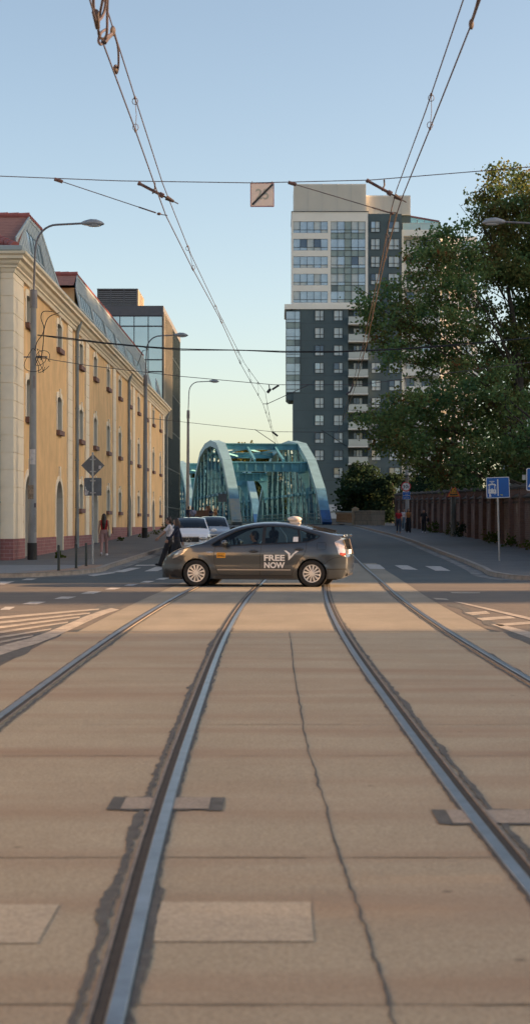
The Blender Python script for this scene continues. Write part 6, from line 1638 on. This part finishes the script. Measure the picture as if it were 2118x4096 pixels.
M_BARK = mat('bark', (.050, .040, .032), .9, var=.4, scale=4, bump=.6, bscale=20)
def leaves(name, centres, radii, per, size, m, parent, flat=.55, nclus=None, clus=.34, seed=1):
    """leaf clumps through the volume of the given ellipsoids: many small folded leaf faces"""
    g = np.random.default_rng(seed); C, S = [], []
    for (c, r) in zip(centres, radii):
        n = max(3, int(per*(r[0]*r[2]))) ; d = g.normal(size=(n, 3)); d /= np.linalg.norm(d, axis=1)[:, None]
        rad = g.uniform(.25, 1.0, n)**.55; C.append(np.array(c)+d*rad[:, None]*np.array(r))
    C = np.concatenate(C); k = nclus or 15
    P = np.repeat(C, k, axis=0)+g.normal(size=(len(C)*k, 3))*np.array([clus, clus, clus*flat])
    n = len(P); sz = size*g.uniform(.6, 1.25, n)
    nrm = g.normal(size=(n, 3))*np.array([.75, .75, .6])+np.array([0, 0, .45]); nrm /= np.linalg.norm(nrm, axis=1)[:, None]
    t = np.cross(nrm, g.normal(size=(n, 3))); t /= np.linalg.norm(t, axis=1)[:, None]; b = np.cross(nrm, t)
    s = sz[:, None]; droop = nrm*s*-.18
    # five-pointed leaf as a small fan: tip, two shoulders, two base lobes
    V = np.stack([P+t*s*.62, P+b*s*.50+t*s*.12+droop, P+b*s*.26-t*s*.38, P-b*s*.26-t*s*.38, P-b*s*.50+t*s*.12+droop], axis=1).reshape(-1, 3)
    off = wloc(parent); V = V-np.array([off.x, off.y, off.z])
    me = bpy.data.meshes.new(name); me.vertices.add(n*5); me.vertices.foreach_set('co', V.astype(np.float32).ravel())
    me.loops.add(n*5); me.loops.foreach_set('vertex_index', np.arange(n*5, dtype=np.int32))
    me.polygons.add(n); me.polygons.foreach_set('loop_start', np.arange(0, n*5, 5, dtype=np.int32)); me.polygons.foreach_set('loop_total', np.full(n, 5, dtype=np.int32))
    me.update(); me.validate(); me.materials.append(m); o = bpy.data.objects.new(name, me); COL.objects.link(o); o.parent = parent; return o
def trunk(t, base, top, r0, limbs, seed=1):
    rd = random.Random(seed); m = MB(); base, top = Vector(base), Vector(top); pts = []
    for i in range(7):
        f = i/6; pts.append(base.lerp(top, f)+Vector((rd.uniform(-.2, .2), rd.uniform(-.2, .2), 0))*f)
    rs = [r0*(1-.75*i/6) for i in range(7)]; rs[0] *= 1.25; m.tube(pts, rs, 12)
    for L in limbs:
        L = Vector(L); f = min(.95, max(.22, (L.z-base.z)/(top.z-base.z+.01)*.62)); i = f*6; k = int(i); s = pts[k].lerp(pts[min(k+1, 6)], i-k); r = r0*(1-.75*f)*.36
        mid = s.lerp(L, .5)+Vector((rd.uniform(-.4, .4), rd.uniform(-.4, .4), .35)); m.tube([s, s.lerp(mid, .5)+Vector((0, 0, .1)), mid, mid.lerp(L, .6), L], [r, r*.75, r*.5, r*.3, .02], 7)
        for _ in range(4):
            q = L+Vector((rd.uniform(-1.1, 1.1), rd.uniform(-1.1, 1.1), rd.uniform(-.4, .9))); m.tube([mid.lerp(L, .5), mid.lerp(q, .7)+Vector((0, 0, .1)), q], [r*.28, r*.18, .012], 5)
    return m.build('trunk', M_BARK, t)
rd = random.Random(11)
def blobs(L, Yc, dY, ppm):
    cs, rs = [], []
    for x, y, r in L:
        Y = Yc+rd.uniform(-dY, dY); c = at(x, y, Y); k = r*.9/FPX*Y; cs.append(c); rs.append((k, k*1.1, k*.72))
    return cs, rs
def big_tree(label, base, top, r0, L, Yc, dY, m, per, seed):
    t = thing('maple_tree', label, 'tree', base); cs, rs = blobs(L, Yc, dY, 0)
    leaves('crown', cs, rs, per, .15, m, t, seed=seed, nclus=34, clus=.34); trunk(t, base, top, r0, [c for c, r in zip(cs, rs)][::3], seed); return t
A_ = [(925,760,34),(915,790,22),(950,745,30),(962,790,42),(1000,755,40),(985,720,28),(1008,820,50),(945,830,30),(975,850,36),(960,880,26),(1010,880,46),(1045,835,52),(1030,780,48),(1050,700,45),(1040,650,34),(1075,655,44),(1090,610,36),(1055,612,20),(1110,590,30),(1140,600,40),(1150,565,26),(1105,650,50),(1150,650,54),(1110,710,56),(1160,720,56),(1095,770,56),(1150,790,58),(1190,640,40),(1195,690,46),(1200,760,40),(1120,840,56),(1070,890,48),(1180,850,50),(1120,905,46),(1170,915,44),(985,920,24),(1215,820,34),(1060,935,30),(1230,930,44),(1100,955,28)]
A2 = [(1150,930,40),(1200,962,44),(1262,935,44),(1240,1000,46),(1310,1010,46),(1110,985,36),(935,1050,34),(915,1065,22),(960,1040,36),(1000,1020,44),(1035,1000,40),(1000,1065,52),(960,1085,34),(1045,1055,54),(950,1120,26),(985,1115,42),(1030,1110,54),(1080,1010,48),(1085,1075,56),(1075,1130,54),(1025,1150,34),(1130,1030,56),(1140,1095,58),(1125,1150,56),(1180,1000,52),(1190,1070,58),(1190,1140,60),(1140,1190,52),(1095,1180,40),(1235,1030,54),(1245,1100,58),(1240,1170,60),(1200,1195,46),(1280,1060,56),(1290,1140,60),(1290,1200,50),(1330,1100,60),(1335,1180,60),(1100,1205,30),(1060,1185,26),(1250,970,34),(1150,965,36)]
B_ = [(1400,560,50),(1395,640,56),(1405,720,56),(1400,800,56),(1395,890,54),(1390,980,54),(1380,480,36),(1450,680,50),(1450,780,50),(1445,880,46),(1300,705,48),(1322,775,50),(1250,690,42),(1212,785,34),(1290,848,44),(1222,885,38),(1322,905,50),(1262,820,24),(1345,800,44),(1243,418,16),(1240,445,24),(1245,480,36),(1225,510,34),(1190,500,16),(1205,525,24),(1260,525,46),(1300,430,22),(1305,470,34),(1300,520,44),(1328,450,28),(1335,500,40),(1235,560,46),(1285,570,52),(1330,565,52),(1240,610,48),(1290,630,54),(1335,640,54),(1255,665,48),(1310,690,52),(1225,680,34),(1345,720,44),(1330,770,40),(1340,830,46),(1320,870,40),(1335,930,50),(1300,950,44),(1280,820,26),(1265,905,34),(1275,690,40),(1225,640,40),(1300,1000,46),(1335,1020,50)]
big_tree('broad dark green maple behind the brick wall whose branches reach over the pavement', (14.2, 92, gz(92)), (12.6, 92, 14.5), .42, A_, 90, 3.2, M_MAPLE, 27, 5)
big_tree('maple with low sweeping boughs directly above the brick wall and the amber sign', (14.6, 84, gz(84)), (13.0, 84, 9.5), .38, A2, 86, 3.5, M_MAPLE, 32, 6)
big_tree('tallest maple at the right edge, its leaves coloured with sunlit yellow', (15.6, 97, gz(97)), (14.5, 97, 20.5), .45, B_, 94, 3.0, M_MAPLE2, 40, 7)
# smaller trees
def small_tree(name, label, base, L, Yc, dY, m, per, size, seed, group=None, r0=.14):
    t = thing(name, label, 'tree', base, group); cs, rs = blobs(L, Yc, dY, 0); leaves('crown', cs, rs, per, size, m, t, seed=seed, clus=.4); tp = max(cs, key=lambda c: c.z)
    trunk(t, base, (base[0], base[1], tp.z-.5), r0, cs[:8], seed); return t
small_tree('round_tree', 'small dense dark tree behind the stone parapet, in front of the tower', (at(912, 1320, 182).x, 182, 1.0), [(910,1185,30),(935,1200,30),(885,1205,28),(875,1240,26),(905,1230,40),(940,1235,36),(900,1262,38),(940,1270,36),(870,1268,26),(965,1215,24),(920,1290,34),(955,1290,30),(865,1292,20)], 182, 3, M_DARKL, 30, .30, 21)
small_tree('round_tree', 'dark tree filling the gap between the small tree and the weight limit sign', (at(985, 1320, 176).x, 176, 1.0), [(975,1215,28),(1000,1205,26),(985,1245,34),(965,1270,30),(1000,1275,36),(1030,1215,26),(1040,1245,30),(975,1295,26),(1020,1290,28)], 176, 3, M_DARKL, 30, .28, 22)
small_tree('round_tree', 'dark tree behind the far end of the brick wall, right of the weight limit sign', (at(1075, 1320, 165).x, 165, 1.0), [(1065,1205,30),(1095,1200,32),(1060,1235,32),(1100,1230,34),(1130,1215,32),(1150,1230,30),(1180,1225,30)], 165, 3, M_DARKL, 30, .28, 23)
for i, (x, y, r, Y) in enumerate(((585,1165,34,330),(640,1150,40,335),(690,1160,34,330),(735,1170,26,335),(660,1230,60,325),(690,1290,50,325),(500,1190,30,335),(545,1210,40,330))):
    lb = ['yellowing tree behind the left arch of the bridge', 'tallest yellow-green tree seen through the top of the bridge', 'yellow-green tree seen between the bracing of the bridge', 'small yellow-green tree beside the tower behind the bridge', 'dark tree framed by the bridge portal', 'low tree at the end of the bridge road', 'tree behind the lattice of the left truss', 'tree behind the left truss close to the lamp post'][i]
    c = at(x, y, Y); k = r/FPX*Y; t = thing('poplar_tree', lb, 'tree', (c.x, Y, 0), 'trees beyond the bridge')
    cs, rs = [], []
    for j in range(7): cs.append(c+Vector((rd.uniform(-.7, .7)*k, rd.uniform(-.6, .6)*k, rd.uniform(-1.1, .35)*k))); rs.append((k*.6, k*.6, k*.5))
    leaves('crown', cs, rs, 14, .5, M_FARL if i not in (4, 5) else M_DARKL, t, seed=30+i, clus=.6); trunk(t, (c.x, Y, 0), (c.x, Y, c.z), .3, cs[:4], i)
# weeds along the walls
def weed(label, X, Y, r, h, seed, m=M_WEED):
    t = thing('weed', label, 'plant', (X, Y, gz(Y)+.12), 'weeds at the foot of the walls'); cs = [Vector((X, Y, gz(Y)+.12+h*f)) for f in (.25, .6)]; r *= .75; h *= .75; leaves('foliage', cs, [(r, r, h*.4), (r*.7, r*.7, h*.4)], 130, .11, m, t, nclus=6, clus=.07, flat=.9, seed=seed)
    b = MB()
    for k in range(6): a = k*1.05; b.tube([(X, Y, gz(Y)+.1), (X+.5*r*math.cos(a), Y+.5*r*math.sin(a), gz(Y)+.12+h*.8)], .006, 4)
    b.build('stem', M_WEED, t)
for i, (px, py, r, h, lb) in enumerate(((414, 1338, .45, .75, 'bushy weed at the far corner of the ochre building'), (366, 1352, .55, .35, 'low weeds before the black base of the second lamp'), (393, 1345, .4, .35, 'weeds right of the second lamp base'), (304, 1361, .3, .22, 'small weed by the drain pipe of the ochre building'), (152, 1404, .2, .2, 'tiny weed beside the second arched door'))):
    X, Y = onground(px, py, .12); weed(lb, X, Y, r, h, 50+i)
for i, (y, r, h, lb) in enumerate(((74, .6, .5, 'weeds at the wall foot right of the tram lane sign'), (79.5, .6, .6, 'broad weed behind the post of the tram lane sign'), (86, .6, .8, 'tall weed between two piers left of the tram lane sign'), (90, .55, .7, 'weed clump at the wall, two piers left of the tram sign'), (103, .6, 1.1, 'dark weeds around the foot of the weathered pole'), (108, .7, .8, 'weeds left of the weathered pole'), (118, .8, .9, 'grassy clump behind the pedestrian in black'), (123, .7, .7, 'grassy clump by the weight limit sign post'))):
    weed(lb, WX(y)-.25, y, r, h, 60+i, M_WEED if i not in (4,) else M_DARKL)
# ================================================================ unseen blocks and trees, added so their gaps let the sun through in bands
M_OFF = mat('brown_render', (.66, .60, .50), .9, var=.1, scale=.3)  # pale so the added blocks bounce light onto the street
def light_block(label, x0, x1, y0, y1, h):
    t = thing('added_block', label, 'building', ((x0+x1)/2, (y0+y1)/2, 0)); m = MB(); m.box(x0, x1, y0, y1, -.5, h); m.build('wall', M_OFF, t, smooth=0)
    m = MB(); xm = (x0+x1)/2; m.prism([(x0-.3, h), (x1+.3, h), (xm, h+2)], lambda u, w, d: (u, d, w), y0-.1, y1+.1); m.build('roof', M_TILE, t, smooth=0)
    k = 0
    for z in np.arange(1.2, h-2, 3.2):
        for y in np.arange(y0+1.2, y1-1.6, 2.6):
            if k > 60: break
            k += 1; m = MB(); m.box(x0-.02, x0+.02, y, y+1.2, z, z+1.7); m.build('window', M_WGL, t, smooth=0)
E_ = 'added unseen to shade the street'
light_block('tall plain block nearest the crossing, '+E_, 120, 132, 47.6, 92.6, 49)
light_block('slightly lower plain block between two tall ones, '+E_, 120, 132, 92.6, 106, 48.2)
light_block('tall plain block nearest the river, '+E_, 120, 132, 106, 177.5, 49)
light_block('narrow tower-like block with open gaps on both sides, '+E_, 120, 132, 37.1, 42.1, 36)
light_block('plain block level with the tram stop, '+E_, 120, 132, 13.7, 28.7, 36)
light_block('long plain block behind the camera, '+E_, 120, 132, -60, 11.4, 36)
light_block('low block added behind the camera for dark reflections in the taxi', -34, 40, -62, -48, 9)  # unseen, added for a dark reflection in the car side
light_block('pale block added left of the frame to bounce warm sunlight', -30, -17, -6, 26, 15)  # unseen, added to bounce warm light into the street
for i, (x, y) in enumerate(((27, 7.2), (29, 2.5))):  # unseen trees added to dapple the low sun on the slabs
    t = thing('added_tree', 'tree added out of frame to dapple the low sun', 'tree', (x, y, 0), 'trees added out of frame')
    cs = [Vector((x+rd.uniform(-2, 2), y+rd.uniform(-2.6, 2.6), rd.uniform(3, 11))) for _ in range(14)]
    leaves('crown', cs, [(1.8, 1.8, 1.5)]*14, 6, .30, M_MAPLE, t, seed=80+i, clus=.6); trunk(t, (x, y, 0), (x, y, 10), .22, cs[:6], i)
# ================================================================ sky, sun, camera
SUN_EL, SUN_AZ = 15.0, 3.0        # elevation; azimuth turned from +X towards +Y
w = bpy.data.worlds.new('World'); SC.world = w; w.use_nodes = True; nt = w.node_tree; bg = nt.nodes['Background']
sky = nt.nodes.new('ShaderNodeTexSky'); sky.sky_type = 'NISHITA'; sky.sun_disc = False
sky.sun_elevation = R(SUN_EL); sky.sun_rotation = R(90-SUN_AZ); sky.altitude = 100; sky.air_density = .8; sky.dust_density = 1.8; sky.ozone_density = .2
wb = nt.nodes.new('ShaderNodeMix'); wb.data_type = 'RGBA'; wb.blend_type = 'MULTIPLY'; wb.inputs[0].default_value = 1; wb.inputs[7].default_value = (1.005, .967, .91, 1)
nt.links.new(sky.outputs[0], wb.inputs[6]); nt.links.new(wb.outputs[2], bg.inputs['Color']); bg.inputs['Strength'].default_value = .0515
sd = bpy.data.lights.new('sun', 'SUN'); sd.energy = 3.3; sd.angle = R(.6); sd.color = (1.0, .59, .30)
so = bpy.data.objects.new('sun', sd); COL.objects.link(so)
dv = Vector((math.cos(R(SUN_EL))*math.cos(R(SUN_AZ)), math.cos(R(SUN_EL))*math.sin(R(SUN_AZ)), math.sin(R(SUN_EL))))
so.rotation_euler = dv.to_track_quat('Z', 'Y').to_euler(); so.location = dv*60
cd = bpy.data.cameras.new('camera'); co = bpy.data.objects.new('camera', cd); COL.objects.link(co); SC.camera = co
co.location = (0, 0, CAMZ); co.rotation_euler = (R(90), 0, 0)
cd.sensor_fit = 'VERTICAL'; cd.sensor_height = 36; cd.sensor_width = 36; cd.lens = FPX/2576*36; cd.shift_x = -(CX-666)/2576; cd.shift_y = (CY-1288)/2576
cd.clip_start = .1; cd.clip_end = 6000
cd.dof.use_dof = True; cd.dof.focus_distance = 42; cd.dof.aperture_fstop = 4.0
SC.view_settings.view_transform = 'Standard'; SC.view_settings.look = 'None'; SC.view_settings.exposure = 2.4; SC.view_settings.gamma = 1.0
SC.render.engine = 'CYCLES'; SC.cycles.use_denoising = True; SC.cycles.max_bounces = 6; SC.cycles.transparent_max_bounces = 12
